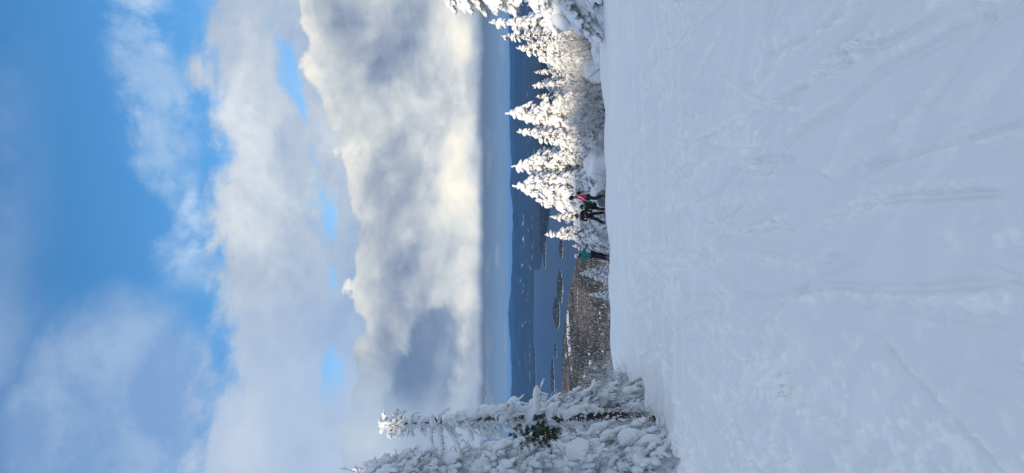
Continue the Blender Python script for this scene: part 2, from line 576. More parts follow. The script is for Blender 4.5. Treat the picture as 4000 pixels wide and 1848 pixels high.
# groomer ribs left on the hard surface, worn away in patches
ribm = sstep(fbm(XX * 0.5, YY * 0.16, 21, 3), 0.02, 0.30)
D += 0.003 * np.sin((XX + 0.15 * fbm(XX * .3, YY * .3, 2, 2)) * 2 * np.pi / 0.11) * ribm * (YY < 11)
crumb = np.maximum(fbm(XX * 20, YY * 14, 31, 3, 0.6), 0)
crumb2 = np.maximum(fbm(XX * 11, YY * 8, 33, 3, 0.6), 0)
r_ = np.random.default_rng(11)
LO = np.zeros_like(D)
tracks = []
for k in range(58):      # ski tracks running downhill, bending a little
    x0 = r_.uniform(-4.2, 5.0); y0 = r_.uniform(0.8, 22); y1 = y0 + r_.uniform(2.5, 16)
    sl = r_.normal(0.0, 0.10) - 0.03 * x0; am = r_.uniform(0.0, 0.35); ph = r_.uniform(0, 6.28); wl = r_.uniform(6, 16)
    ys_ = np.linspace(y0, y1, 14)
    tracks.append((np.stack([x0 + sl * (ys_ - y0) + am * np.sin(ph + ys_ * 6.28 / wl), ys_], -1), r_.uniform(0.022, 0.045), r_.uniform(0.006, 0.016), r_.uniform(0.3, 1.1), r_.choice([-1, 1])))
for k in range(170):     # fine scratches of ski edges
    x0 = r_.uniform(-3.8, 4.5) ; y0 = 1.4 * (16 / 1.4) ** r_.random(); y1 = y0 * r_.uniform(1.15, 1.9)
    sl = r_.normal(0.0, 0.16) - 0.05 * x0; cu = r_.normal(0, 0.03)
    ys_ = np.linspace(y0, y1, 10)
    tracks.append((np.stack([x0 + sl * (ys_ - y0) + cu * (ys_ - y0) ** 2, ys_], -1), r_.uniform(0.012, 0.024), r_.uniform(0.007, 0.015), r_.uniform(0.1, 0.7), r_.choice([-1, 1])))
named = [
    ([(3990, 345), (3850, 435), (3600, 545), (3340, 690), (3150, 745)], 0.034, 0.014, 1.5, 1),
    ([(3990, 640), (3900, 520)], 0.035, 0.012, 1.6, -1),
    ([(3600, 520), (3500, 490), (3300, 560), (3200, 620)], 0.03, 0.010, 0.5, 1),
    ([(3390, 0), (3150, 150), (2990, 230)], 0.02, 0.020, 0.4, -1),
    ([(3700, 40), (3420, 200), (3200, 320), (3000, 420), (2750, 540), (2680, 590)], 0.02, 0.020, 0.5, 1),
    ([(3880, 30), (3660, 170), (3450, 280), (3300, 420), (3060, 560)], 0.025, 0.020, 0.5, 1),
    ([(3960, 750), (3700, 760), (3500, 770), (3280, 830)], 0.022, 0.022, 0.5, 1),
    ([(3990, 1100), (3600, 1120), (3250, 1120), (2990, 1160), (2780, 1150), (2600, 1160)], 0.03, 0.022, 0.4, -1),
    ([(3990, 1260), (3700, 1230), (3400, 1180), (3170, 1170)], 0.03, 0.016, 0.4, 1),
    ([(3430, 1830), (3180, 1640), (3000, 1510), (2870, 1400)], 0.05, 0.024, 1.4, 1),
    ([(3280, 1840), (3080, 1660), (2900, 1530), (2720, 1400)], 0.05, 0.022, 1.0, 1),
    ([(3120, 1800), (2880, 1580), (2690, 1420)], 0.045, 0.022, 0.8, -1),
    ([(3790, 1790), (3700, 1620), (3640, 1480)], 0.04, 0.014, 1.2, -1),
    ([(3560, 1780), (3530, 1690), (3490, 1600)], 0.04, 0.010, 1.4, 1),
    ([(3300, 1015), (3060, 985), (2900, 960)], 0.04, 0.016, 1.2, -1),
    ([(3100, 800), (2960, 860), (2900, 880)], 0.04, 0.016, 1.6, -1),
    ([(3260, 220), (3340, 130), (3480, 60)], 0.05, 0.014, 1.9, -1),
    ([(3060, 430), (2960, 500), (2830, 560)], 0.05, 0.014, 1.1, 1),
]
for pts, wd_, dp, am, sg in named:
    g = np.array([on_ground(*p) for p in pts])
    tracks.append((g, wd_ * 0.9, dp * 0.8, am, sg))
for g, wd_, dp, am, sg in tracks:
    ylo, yhi = g[:, 1].min() - 0.5, g[:, 1].max() + 0.5
    i0, i1 = np.searchsorted(vy, ylo), np.searchsorted(vy, yhi)
    if i1 - i0 < 2:
        continue
    xs, ys = XX[i0:i1], YY[i0:i1]
    dx, ins = seg_track(xs, ys, g)
    wgrow = wd_ * (1 + 0.02 * ys)
    dx = dx + min(0.03, wd_ * 0.7) * fbm(xs * 3, ys * 2, 41, 2)
    groove = -dp * np.exp(-(dx / wgrow) ** 2)
    be = np.exp(-((dx - sg * wgrow * 1.9) / (wgrow * 1.5)) ** 2)
    patch = sstep(fbm(xs * 0.8, ys * 0.7, int(abs(dp) * 1e5), 3), -0.12, 0.25)
    berm = be * am * (0.012 + 0.055 * crumb[i0:i1] + 0.075 * crumb2[i0:i1]) * patch
    D[i0:i1] += ins * (groove * 2.0 + berm * 1.0)
    LO[i0:i1] += ins * be * patch * min(1.0, 0.35 + am * 0.5) * (0.25 + 2.2 * crumb[i0:i1] + 1.6 * crumb2[i0:i1])
# chopped, side-slipped patches with slanting ripples
chop = sstep(fbm(XX * 0.55 + 4, YY * 0.28, 51, 3), 0.05, 0.32)
chop = np.maximum(chop * 0.6, sstep(-XX, 0.3, 1.4) * sstep(YY, 1.5, 2.4) * (1 - sstep(YY, 6.0, 10.0)) * 0.9)
rip = fbm((XX * 0.8 + YY * 0.5) * 8, (YY * 0.8 - XX * 0.45) * 1.9, 57, 3, 0.5)
D += chop * 0.0085 * rip / (1 + (YY / 14) ** 2)
LO += chop * sstep(rip, 0.0, 0.45) * 0.55
spk = sstep(crumb2, 0.10, 0.45) * sstep(fbm(XX * .9, YY * .5, 61, 3), 0.05, 0.32)
D += 0.008 * spk * damp
LO += 0.8 * spk
# cross-slope streaks near the crest
stk = fbm(XX * 0.35, YY * 2.6, 73, 4, 0.6)
LO += 0.5 * sstep(stk, 0.12, 0.5) * sstep(YY, 6, 14)
D += 0.018 * fbm(XX * 0.5, YY * 2.2, 71, 3) * sstep(YY, 9, 20) * (1 - sstep(YY, 34, 38))
# rough ungroomed bank on the left
offb = np.interp(YY, XE_Y, XE_X) - XX
bankm = sstep(offb + 0.35 * fbm(XX * 0.8, YY * 0.8, 87, 3), -0.75, 0.35)
D += bankm * (0.16 * fbm(XX * 1.6, YY * 1.3, 81, 4, 0.55) + 0.10 * fbm(XX * 5, YY * 4, 83, 4, 0.6) + 0.03)
LO += 0.55 * bankm + 0.6 * bankm * crumb2
V = np.stack([XX, YY, ZB + D], -1).reshape(-1, 3)
lo3 = np.repeat(np.clip(LO, 0, 1).reshape(-1, 1), 3, 1)
piste = link('snow_slope', mesh_np('snow_slope', V, grid_faces(nr, len(tt)), True, lo3), M_SNOW, kind='structure')
# the hill behind
bx_ = np.linspace(-190, 190, 150); by_ = np.linspace(-150, 1.16, 90)
BY, BX = np.meshgrid(by_, bx_, indexing='ij')
BZ = ground(BX, BY) + 1.0 * fbm(BX * 0.06, BY * 0.06, 5, 4) * sstep(-BY, 15, 40) - 0.02
link('uphill_slope', mesh_np('uphill_slope', np.stack([BX, BY, BZ], -1).reshape(-1, 3), grid_faces(90, 150)), M_SNOW, kind='structure')

# ------------------------------------------------------------------ valley, lake, hills
H_LAKE = -500.0


def az_pt(Y, D):
    return (924 - Y) / 2773.0 * D


M_LAND, t, b = material('winter_land')
oc = objco(t)
f1 = t.step(t.noise(oc, 0.010, 6, 0.65), 0.40, 0.62)
t.put(b.inputs['Base Color'], t.mix(f1, (0.10, 0.09, 0.085), (0.30, 0.29, 0.285)))
M_FAR, t, b = material('far_forest_shaded')
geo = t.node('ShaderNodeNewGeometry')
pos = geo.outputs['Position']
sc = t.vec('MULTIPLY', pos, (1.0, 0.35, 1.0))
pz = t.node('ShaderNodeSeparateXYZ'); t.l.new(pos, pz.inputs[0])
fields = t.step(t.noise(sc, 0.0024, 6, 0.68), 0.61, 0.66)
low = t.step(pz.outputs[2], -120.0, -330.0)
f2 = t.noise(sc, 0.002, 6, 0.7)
wood = t.mix(t.step(f2, 0.35, 0.65), (0.010, 0.016, 0.022), (0.026, 0.033, 0.040))  # forest colour darkened to stand in for cloud shadow over the hills
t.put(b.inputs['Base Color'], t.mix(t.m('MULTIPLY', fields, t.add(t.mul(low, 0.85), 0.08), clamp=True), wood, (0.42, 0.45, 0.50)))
M_WATER, t, b = material('lake_water')
oc = objco(t)
st = t.noise(t.vec('MULTIPLY', oc, (0.0006, 0.004, 1.0)), 1.0, 5, 0.6)
t.put(b.inputs['Base Color'], t.mix(t.step(st, 0.35, 0.7), (0.012, 0.048, 0.115), (0.022, 0.064, 0.135)))
b.inputs['Roughness'].default_value = 0.45
b.inputs['Specular IOR Level'].default_value = 0.07
M_WOODS, t, b = material('woods')
at = t.node('ShaderNodeAttribute'); at.attribute_name = 'tint'
t.put(b.inputs['Base Color'], at.outputs['Color'])
b.inputs['Specular IOR Level'].default_value = 0.05

# lake
nl = 64
ang = np.linspace(-1.25, 1.25, nl); rr = np.array([1500.0, 4000, 8000, 16000, 30000, 70000])
AA, RR = np.meshgrid(ang, rr, indexing='ij')
link('lake', mesh_np('lake', np.stack([RR * np.sin(AA), RR * np.cos(AA), np.full_like(AA, H_LAKE)], -1).reshape(-1, 3), grid_faces(nl, len(rr))[:, ::-1]), M_WATER, kind='structure')

NEAR_Y = np.array([-900., 0, 400, 900, 1030, 1110, 1180, 1260, 1400, 1560, 1848, 2600])
NEAR_D = np.array([4600., 4700, 4800, 5050, 5450, 5900, 6250, 6650, 6950, 7050, 7000, 6900])


def land_z(x, y):
    """the wooded land at the mountain's foot"""
    Yp = 924 - x / np.maximum(y, 1) * 2773
    shore = np.interp(Yp, NEAR_Y, NEAR_D) + 130 * fbm(x * 0.0016, y * 0.0016, 91, 3)
    e = shore - y
    z = H_LAKE + 22 * sstep(e, -60, 500) + 26 * fbm(x * 0.0011, y * 0.0011, 93, 4) * sstep(e, 60, 700)
    z = np.where(e < 0, H_LAKE - 4 + e * 0.02, np.maximum(z, H_LAKE + 1.0 + np.minimum(e, 40) * 0.05))
    # the mountain's own flank falls from the crest
    fl = -11.0 - 0.225 * (y - 60)
    z = np.maximum(z, fl)
    return z, e


ly = 70 * (7600 / 70.0) ** np.linspace(0, 1, 150); lt = np.linspace(-0.75, 0.75, 160)
LY, LT = np.meshgrid(ly, lt, indexing='ij'); LX = LT * (LY + 20)
LZ, _ = land_z(LX, LY)
link('valley_ground', mesh_np('valley_ground', np.stack([LX, LY, LZ], -1).reshape(-1, 3), grid_faces(150, 160)), M_LAND, kind='structure')

# far shore and ranges
FAR_Y = np.array([-1500., -200, 300, 700, 830, 900, 960, 985, 1000, 1045, 1055, 1200, 1340, 1360, 1500, 1700, 1848, 3000])
FAR_D = np.array([7800., 8200, 8600, 9000, 9250, 9900, 10600, 11000, 11800, 12500, 16300, 16600, 16900, 16000, 15800, 15200, 15000, 15000])


def far_z(x, y):
    Yp = 924 - x / y * 2773
    shore = np.interp(Yp, FAR_Y, FAR_D) + 260 * fbm(x * 0.0007, y * 0.0007, 101, 4)
    e = y - shore
    n1 = fbm(x * 0.00035, y * 0.00022, 103, 5, 0.52)
    z = H_LAKE + 12 + 0.0075 * np.minimum(e, 8000) + 75 * sstep(e, 300, 3000) * (n1 + 0.15)
    rid = 1 - 2 * np.abs(fbm(x * 0.00013 + 3.1, y * 0.00010, 107, 4, 0.5))
    z = z + sstep(y, 19000, 26000) * (120 + 250 * rid + 110 * n1)
    rid2 = fbm(x * 0.00011 + 9, y * 0.00004, 109, 4, 0.5)
    z = z + sstep(y, 30000, 37000) * (150 + 260 * rid2)
    z = np.where(e < 0, H_LAKE - 6, z)
    return z, e


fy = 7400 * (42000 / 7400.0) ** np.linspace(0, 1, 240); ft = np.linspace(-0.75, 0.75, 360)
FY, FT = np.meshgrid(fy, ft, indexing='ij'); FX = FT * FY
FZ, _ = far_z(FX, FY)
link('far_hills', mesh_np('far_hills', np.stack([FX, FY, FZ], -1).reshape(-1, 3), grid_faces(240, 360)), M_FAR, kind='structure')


# far-off woods: thousands of little trees, one mass
def cone_tree():
    a = np.arange(5) / 5 * 2 * np.pi
    v = [[0, 0, 1.0]] + [[0.34 * math.cos(q), 0.34 * math.sin(q), 0.05 + 0.12 * (i % 2)] for i, q in enumerate(a)] + [[0, 0, 0.0]]
    f = [[0, 1 + i, 1 + (i + 1) % 5] for i in range(5)]
    return np.array(v), np.array(f)


def round_tree(seed):
    r = np.random.default_rng(seed)
    v = np.array([[1, 0, 0], [0, 1, 0], [-1, 0, 0], [0, -1, 0], [0, 0, 1], [0, 0, -1]], dtype=float) * r.uniform(0.75, 1.2, (6, 1))
    v = v * np.array([0.46, 0.46, 0.5]) + np.array([0, 0, 0.5])
    return v, np.array([[0, 1, 4], [1, 2, 4], [2, 3, 4], [3, 0, 4], [1, 0, 5], [2, 1, 5], [3, 2, 5], [0, 3, 5]])


TREE_LIB = [cone_tree(), round_tree(3), round_tree(4), round_tree(5)]


def woods(name, pts, hts, kinds, tints, label, seed=0, parent=None):
    V = []; F = []; K = []; n = 0
    r = np.random.default_rng(seed)
    for k, (tv, tf) in enumerate(TREE_LIB):
        s = kinds == k
        if not s.any():
            continue
        p = pts[s]; hh = hts[s]
        a = r.uniform(0, 6.28, len(p)); ca, sa = np.cos(a), np.sin(a)
        wd_ = hh * r.uniform(0.75, 1.2, len(p))
        v = np.empty((len(p), len(tv), 3))
        v[:, :, 0] = (tv[None, :, 0] * ca[:, None] - tv[None, :, 1] * sa[:, None]) * wd_[:, None]
        v[:, :, 1] = (tv[None, :, 0] * sa[:, None] + tv[None, :, 1] * ca[:, None]) * wd_[:, None]
        v[:, :, 2] = tv[None, :, 2] * hh[:, None]
        v += p[:, None, :]
        V.append(v.reshape(-1, 3)); F.append((tf[None] + (np.arange(len(p)) * len(tv))[:, None, None]).reshape(-1, 3) + n)
        K.append(np.repeat(tints[s], len(tv), axis=0)); n += len(p) * len(tv)
    me = mesh_np(name, np.concatenate(V), np.concatenate(F), False, np.concatenate(K))
    return link(name, me, M_WOODS, parent, label, 'woods' if label else None, None, 'stuff')


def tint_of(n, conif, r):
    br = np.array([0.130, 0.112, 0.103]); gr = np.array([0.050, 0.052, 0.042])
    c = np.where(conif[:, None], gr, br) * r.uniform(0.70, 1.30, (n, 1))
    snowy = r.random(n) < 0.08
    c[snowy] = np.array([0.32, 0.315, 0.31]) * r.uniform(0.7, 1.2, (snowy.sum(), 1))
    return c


# snow-covered openings in the near woods, in photograph pixels: X, Y, half sizes
openings = [(2222, 1300, 9, 62), (2218, 1240, 8, 26), (2226, 1365, 7, 34), (2213, 1390, 5, 16), (2234, 1445, 4, 20), (2238, 1475, 3, 16),
            (2307, 1418, 6, 13), (2327, 1442, 6, 9), (2285, 1474, 5, 13), (2322, 1495, 9, 14), (2303, 1383, 4, 8), (2356, 1372, 4, 6), (2345, 1225, 4, 8), (2278, 1517, 4, 6),
            (2228, 1195, 3, 14), (2258, 1180, 2, 60), (2392, 1500, 9, 60), (2390, 1410, 6, 60)]
wr = np.random.default_rng(5)
n = 84000
yy = 3300 + (7150 - 3300) * np.sqrt(wr.random(n)); tt_ = wr.uniform(-0.37, 0.08, n)
xx = tt_ * yy
zz, ee = land_z(xx, yy)
keep = ee > 25
Xp = 2000 + (CAM_Z - zz) / yy * 2773; Yp = 924 - xx / yy * 2773
jit = fbm(xx * 0.012, yy * 0.006, 111, 3)
for ox, oy, a, b_ in openings:
    d_ = ((Xp - ox) / a) ** 2 + ((Yp - oy) / b_) ** 2
    keep &= ~((d_ + jit * 1.2 < 1.0) & (wr.random(n) < 0.94))
xx, yy, zz, ee = xx[keep], yy[keep], zz[keep], ee[keep]
nn_ = len(xx)
con = (fbm(xx * 0.004, yy * 0.0025, 113, 3) + wr.normal(0, 0.22, nn_)) > 0.02
kinds = np.where(con, 0, wr.integers(1, 4, nn_))
hts = np.where(con, wr.uniform(11, 19, nn_), wr.uniform(9, 14, nn_))
woods('valley_woods', np.stack([xx, yy, zz - 0.5], -1), hts, kinds, tint_of(nn_, con, wr), 'brown and dark green winter woods on the near lake shore below the slope', 1)

# the openings themselves: fields lying under snow
for q, (ox, oy, a, b_) in enumerate(openings[:-2]):
    fr_ = np.random.default_rng(60 + q)
    ring = [(ox, oy)]
    for k in range(28):
        th_ = k / 28 * 2 * math.pi; rk = fr_.uniform(0.72, 1.15)
        ring.append((ox + a * rk * math.cos(th_), oy + b_ * rk * math.sin(th_)))
    pts_ = []
    for X_, Y_ in ring:
        D_ = 485 / ((X_ - 2000) / 2773.0)
        for it in range(8):
            zq, _e = land_z(np.array([az_pt(Y_, D_)]), np.array([D_]))
            D_ = 0.5 * D_ + 0.5 * (CAM_Z - zq[0]) / ((X_ - 2000) / 2773.0)
        pts_.append((az_pt(Y_, D_), D_, float(zq[0]) + 2.5))
    link('snow_field', mesh_np('snow_field', np.array(pts_), np.array([[0, 1 + k, 1 + (k + 1) % 28] for k in range(28)])), M_SNOW, kind='structure')

# woods on the nearer part of the far shore
n = 11000
yy = wr.uniform(8300, 11800, n); tt_ = wr.uniform(-0.06, 0.34, n); xx = tt_ * yy
zz, ee = far_z(xx, yy)
k_ = ee > 40
xx, yy, zz = xx[k_], yy[k_], zz[k_]; nn_ = len(xx)
con = wr.random(nn_) < 0.6
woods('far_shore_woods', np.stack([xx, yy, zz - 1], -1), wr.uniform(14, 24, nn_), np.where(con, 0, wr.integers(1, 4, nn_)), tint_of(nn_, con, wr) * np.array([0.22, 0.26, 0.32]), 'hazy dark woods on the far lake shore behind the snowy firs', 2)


# islands
def island(Xs, Y0, Y1, depth, hill, label, seed, dens=1.0, rot=0.0):
    D0 = (CAM_Z - H_LAKE) / ((Xs - 2000) / 2773.0)
    x0, x1 = az_pt(Y1, D0), az_pt(Y0, D0)
    cx, cy = (x0 + x1) / 2, D0 + depth / 2
    a, b_ = (x1 - x0) / 2, depth / 2
    na, nr_ = 72, 14
    th = np.linspace(0, 2 * np.pi, na, endpoint=False)
    rad = 1 + 0.30 * fbm(np.cos(th) * 2.2 + seed, np.sin(th) * 2.2, seed, 3)
    rs = np.linspace(0, 1, nr_)
    V = [[cx, cy, H_LAKE + hill]]
    for k in range(1, nr_):
        z = H_LAKE - 0.4 + 2.2 * sstep(1 - rs[k], 0, 0.08) + (hill - 1.8) * sstep(1 - rs[k], 0.03, 0.8)
        for q in range(na):
            lx, ly_ = a * rad[q] * rs[k] * math.cos(th[q]), b_ * rad[q] * rs[k] * math.sin(th[q])
            V.append([cx + lx, cy + ly_ + lx * rot, z + (1.5 * vnoise(np.array([lx * .02]), np.array([ly_ * .02]), seed)[0] if k < nr_ - 1 else 0)])
    F = [[0, 1 + q, 1 + (q + 1) % na] for q in range(na)]
    for k in range(nr_ - 2):
        for q in range(na):
            i = 1 + k * na + q; j = 1 + k * na + (q + 1) % na
            F += [[i, i + na, j + na], [i, j + na, j]]
    isl = link('island', mesh_np('island', np.array(V), np.array(F)), M_TSNOW, kind='structure')
    isl['label'] = label
    r = np.random.default_rng(seed)
    n_ = int(dens * math.pi * a * b_ / 110)
    rr_ = np.sqrt(r.random(n_)) * 0.955; ta = r.uniform(0, 2 * np.pi, n_)
    rd = np.interp(ta, np.append(th, 2 * np.pi), np.append(rad, rad[0]))
    lx, ly_ = a * rd * rr_ * np.cos(ta), b_ * rd * rr_ * np.sin(ta)
    z = H_LAKE + 0.8 + (hill - 1.8) * sstep(1 - rr_, 0.03, 0.8)
    con = r.random(n_) < 0.86
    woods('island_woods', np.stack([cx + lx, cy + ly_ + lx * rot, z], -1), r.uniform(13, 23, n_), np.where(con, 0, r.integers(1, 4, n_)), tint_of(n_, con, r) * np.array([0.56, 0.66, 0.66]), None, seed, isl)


island(2199, 1071, 1195, 620, 20, 'wooded island, nearer half of the longest one in the lake', 3, 1.0, 0.10)
island(2188, 1175, 1306, 900, 26, 'wooded island half with a long pale shore in the lake', 4, 1.0, 0.35)
island(2175, 1353, 1400, 190, 5, 'smallest wooded island in the lake', 6)
island(2166, 1412, 1600, 420, 12, 'long low wooded island beside the left hand snowy fir', 8, 1.0, 0.3)
island(2200, 936, 1010, 330, 10, 'wooded island behind the skier in the teal jacket', 9)
island(2133, 900, 1046, 700, 8, 'wooded spit of land reaching into the lake', 12, 0.8)
island(2110, 880, 1032, 500, 10, 'second wooded spit behind the nearer one', 13, 0.6)
island(2094, 1363, 1560, 900, 10, 'low dark spit along the far shore', 14, 0.5)

# haze: the cold blue air over the valley
M_HAZE = bpy.data.materials.new('haze_air')
M_HAZE.use_nodes = True
ht = NT(M_HAZE.node_tree)
ht.n.clear()
ho = ht.node('ShaderNodeOutputMaterial')
pv = ht.node('ShaderNodeVolumePrincipled')
pv.inputs['Color'].default_value = (0.08, 0.40, 1.0, 1)
pv.inputs['Density'].default_value = 1.25e-5
pv.inputs['Anisotropy'].default_value = 0.0
ht.l.new(pv.outputs[0], ho.inputs['Volume'])
bm = bmesh.new()
bmesh.ops.create_cube(bm, size=1.0)
zt, zb = 205.0, H_LAKE - 10
for v_ in bm.verts:
    v_.co = Vector((v_.co.x * 130000, v_.co.y * 130000 + 10000, zt if v_.co.z > 0 else zb))
me = bpy.data.meshes.new('haze'); bm.to_mesh(me); bm.free()
me.materials.append(M_HAZE)
link('haze', me, None, None, None, None, None, 'stuff')


# ------------------------------------------------------------------ snow-laden conifers
def needle_template(seed, n=9):
    r = np.random.default_rng(seed)
    v = []; f = []
    for k in range(n):
        a = r.uniform(-1.0, 1.0); el_ = r.uniform(-0.9, 0.35)
        d = np.array([math.cos(a) * math.cos(el_), math.sin(a) * math.cos(el_), math.sin(el_)])
        o = np.array([r.uniform(-0.4, 0.3), r.uniform(-0.25, 0.25), r.uniform(-0.15, 0.1)])
        s_ = np.cross(d, [0.2, 0.1, 1.0]); s_ /= np.linalg.norm(s_)
        l = r.uniform(0.6, 1.1); wd_ = 0.075
        i = len(v)
        v += [o + s_ * wd_, o - s_ * wd_, o + d * l]
        f.append([i, i + 1, i + 2])
    return np.array(v), np.array(f)


NEED = [needle_template(s_) for s_ in range(6)]
NEED_DENSE = [needle_template(30 + s_, 20) for s_ in range(6)]


def conifer(name, seed, H, Rm, n0=6, load=1.0, fine=1.0, lowcut=0.02, lib=None, power=0.75, spire=0.16, pillow=0.0, rnd=0.0, twigs=0):
    """returns the meshes trunk, boughs, snow for one fir of height H"""
    r = np.random.default_rng(seed)
    lib = lib or SUB2
    G = Geo(); N = Geo(); T = Geo(); W = Geo()
    zz_ = np.linspace(-0.3, H * 0.99, 12)
    bend = np.stack([0.04 * H * vnoise(zz_ / H * 2, zz_ * 0, seed), 0.04 * H * vnoise(zz_ / H * 2, zz_ * 0 + 5, seed)], -1)
    bend -= bend[0]
    T.tube(np.column_stack([bend, zz_]), 0.016 * H * (1 - zz_ / H * 0.93) + 0.006, 8)

    def axis(z):
        return np.array([np.interp(z, zz_, bend[:, 0]), np.interp(z, zz_, bend[:, 1]), z])
    z = lowcut * H
    while z < H * 0.985:
        f = z / H
        rm = Rm * (1 - f) ** power * (0.82 + 0.36 * r.random()) + 0.05
        nb = max(3, int(round((n0 * (1 - 0.45 * f) + r.uniform(-0.5, 1.0)))))
        a0 = r.uniform(0, 6.28)
        for k in range(nb):
            az_ = a0 + k * 6.283 / nb + r.normal(0, 0.25)
            L = rm * r.uniform(0.68, 1.18)
            if r.random() < 0.08:
                L *= 0.5
            dr = 0.45 + 0.55 * (1 - f) + r.uniform(-0.30, 0.40)
            up0 = 0.10 + 0.45 * f * r.random()
            hd = np.array([math.cos(az_), math.sin(az_), 0.0]); sd_ = np.array([-hd[1], hd[0], 0.0])
            base = axis(z + r.uniform(-0.16, 0.16))
            cv = r.normal(0, 0.12)

            def bp(s_):
                return base + hd * L * s_ + sd_ * cv * L * s_ * s_ + np.array([0, 0, L * (up0 * s_ - dr * s_ * s_)])
            ss = np.linspace(0, 1, 6)
            T.tube([bp(q) for q in ss], np.linspace(0.010, 0.004, 6) * (0.6 + 0.15 * H), 4, False)
            np_ = max(2, int(L / (0.150 / fine)))
            for q in range(np_):
                s_ = 0.12 + 0.88 * (q + r.random() * 0.7) / np_
                p = bp(s_); d = bp(min(1.05, s_ + 0.05)) - bp(s_ - 0.05)
                wsz = (0.055 + 0.065 * r.random() + 0.040 * (1 - s_) * min(1, L)) * load / fine ** 0.5
                if r.random() < 0.13 + pillow:
                    wsz *= 1.6 + pillow * r.random()
                if s_ < 0.28 and L > 0.5:
                    wsz *= 0.7
                if r.random() < 0.80:
                    G.blob(lib, p + np.array([0, 0, 0.35 * wsz]), d, wsz * (1.45 - 0.4 * rnd), wsz * 1.05, wsz * (0.72 + 0.25 * rnd))
                nl_ = 0.09 + 0.10 * r.random()
                N.blob(NEED, p - np.array([0, 0, 0.25 * wsz]), d + np.array([0, 0, -0.03]), nl_ * 1.3, nl_ * 1.2, nl_)
                # side shoots, drooping fingers of snow
                if L > 0.28 and s_ > 0.2:
                    for sg in (-1, 1):
                        l2 = (0.42 * L * (1 - s_) + 0.10) * r.uniform(0.6, 1.2)
                        dd = hd * 0.65 + sd_ * sg * r.uniform(0.5, 1.0) + np.array([0, 0, -0.25 - 0.35 * r.random()])
                        dd /= np.linalg.norm(dd)
                        m_ = max(1, int(l2 / (0.070 / fine)))
                        for e in range(m_):
                            tq = (e + 0.8) / m_
                            pp = p + dd * l2 * tq + np.array([0, 0, -0.28 * l2 * tq * tq])
                            s2 = (0.038 + 0.038 * r.random()) * load / fine ** 0.5
                            if r.random() < 0.84 - pillow:
                                G.blob(SUB1, pp + np.array([0, 0, s2 * 0.3]), dd + np.array([0, 0, -0.4 * tq]), s2 * 1.8, s2, s2 * 0.85)
                            if r.random() < 0.40:
                                N.blob(NEED, pp - np.array([0, 0, 0.02]), dd, nl_, nl_, nl_)
        z += (0.175 + 0.07 * r.random()) / fine ** 0.5 * (0.85 if f > 0.7 else 1.0)
    for q in range(twigs):
        zq = H * (0.03 + 0.9 * r.random() ** 1.3); rq = Rm * (1 - zq / H) ** power * r.uniform(0.55, 1.1); aq = r.uniform(0, 6.28)
        c = axis(zq) + np.array([math.cos(aq) * rq, math.sin(aq) * rq, -0.25 * rq])
        d = np.array([math.cos(aq), math.sin(aq), r.uniform(-0.7, 0.9)]) + r.normal(0, 0.45, 3); d /= np.linalg.norm(d)
        l_ = r.uniform(0.10, 0.30)
        W.tube([c, c + d * l_ * 0.5 + r.normal(0, 0.015, 3), c + d * l_], [0.009, 0.007, 0.004], 4, False)
        d2 = d + r.normal(0, 0.5, 3)
        W.tube([c + d * l_ * 0.4, c + d * l_ * 0.4 + d2 / np.linalg.norm(d2) * l_ * 0.45], [0.006, 0.003], 4, False)
    # leader
    for q in range(int(H * spire / 0.06)):
        zq = H * (1 - spire * 0.75) + H * spire * q / int(H * spire / 0.06) * 1.0
        c = axis(min(zq, H * 0.99)); c[2] = zq
        wsz = (0.040 + 0.03 * r.random()) * load * (1.25 - q / int(H * spire / 0.06) * 0.6)
        G.blob(SUB1, c + r.normal(0, 0.02, 3), (r.normal(0, .3), r.normal(0, .3), 1), wsz * 1.3, wsz, wsz)
    out = [T.mesh(name + '_trunk', True), N.mesh(name + '_boughs', False, seed), G.mesh(name + '_snow', True, seed)]
    return out + ([W.mesh(name + '_twigs', True)] if twigs else [])


FIRS = [
    conifer('fir_broad', 1, 5.0, 1.45, 7, 1.15),
    conifer('fir_slim', 2, 5.0, 1.05, 6, 1.0, power=0.85),
    conifer('fir_ragged', 3, 5.0, 1.35, 5, 0.95, power=0.7),
    conifer('fir_round', 4, 5.0, 1.7, 7, 1.3, power=0.55),
    conifer('fir_spindly', 5, 5.0, 0.75, 4, 0.75, power=0.6),
]


def place_fir(kind, x, y, H, label, rotz=0.0, wid=1.0, tilt=(0, 0), group='snow-laden firs behind the crest of the slope', sink=0.1):
    k = H / 5.0
    o = thing('snowy_fir', (x, y, float(ground(x, y)) - sink), label, 'fir tree', group, rotz, (k * wid, k * wid, k), tilt)
    for nm, me, mt in zip(('trunk', 'boughs', 'snow_load'), FIRS[kind], (M_BARK, M_NEEDLE, M_TSNOW)):
        link(nm, me, mt, o)
    return o


def fir_at(kind, X, Y, D, label, **kw):
    """fir whose tip stands where the photograph shows it, X and Y in its pixels, D metres away"""
    p = px(X, Y, D)
    H = p[2] - float(ground(p[0], D))
    return place_fir(kind, p[0], D, H, label, **kw)


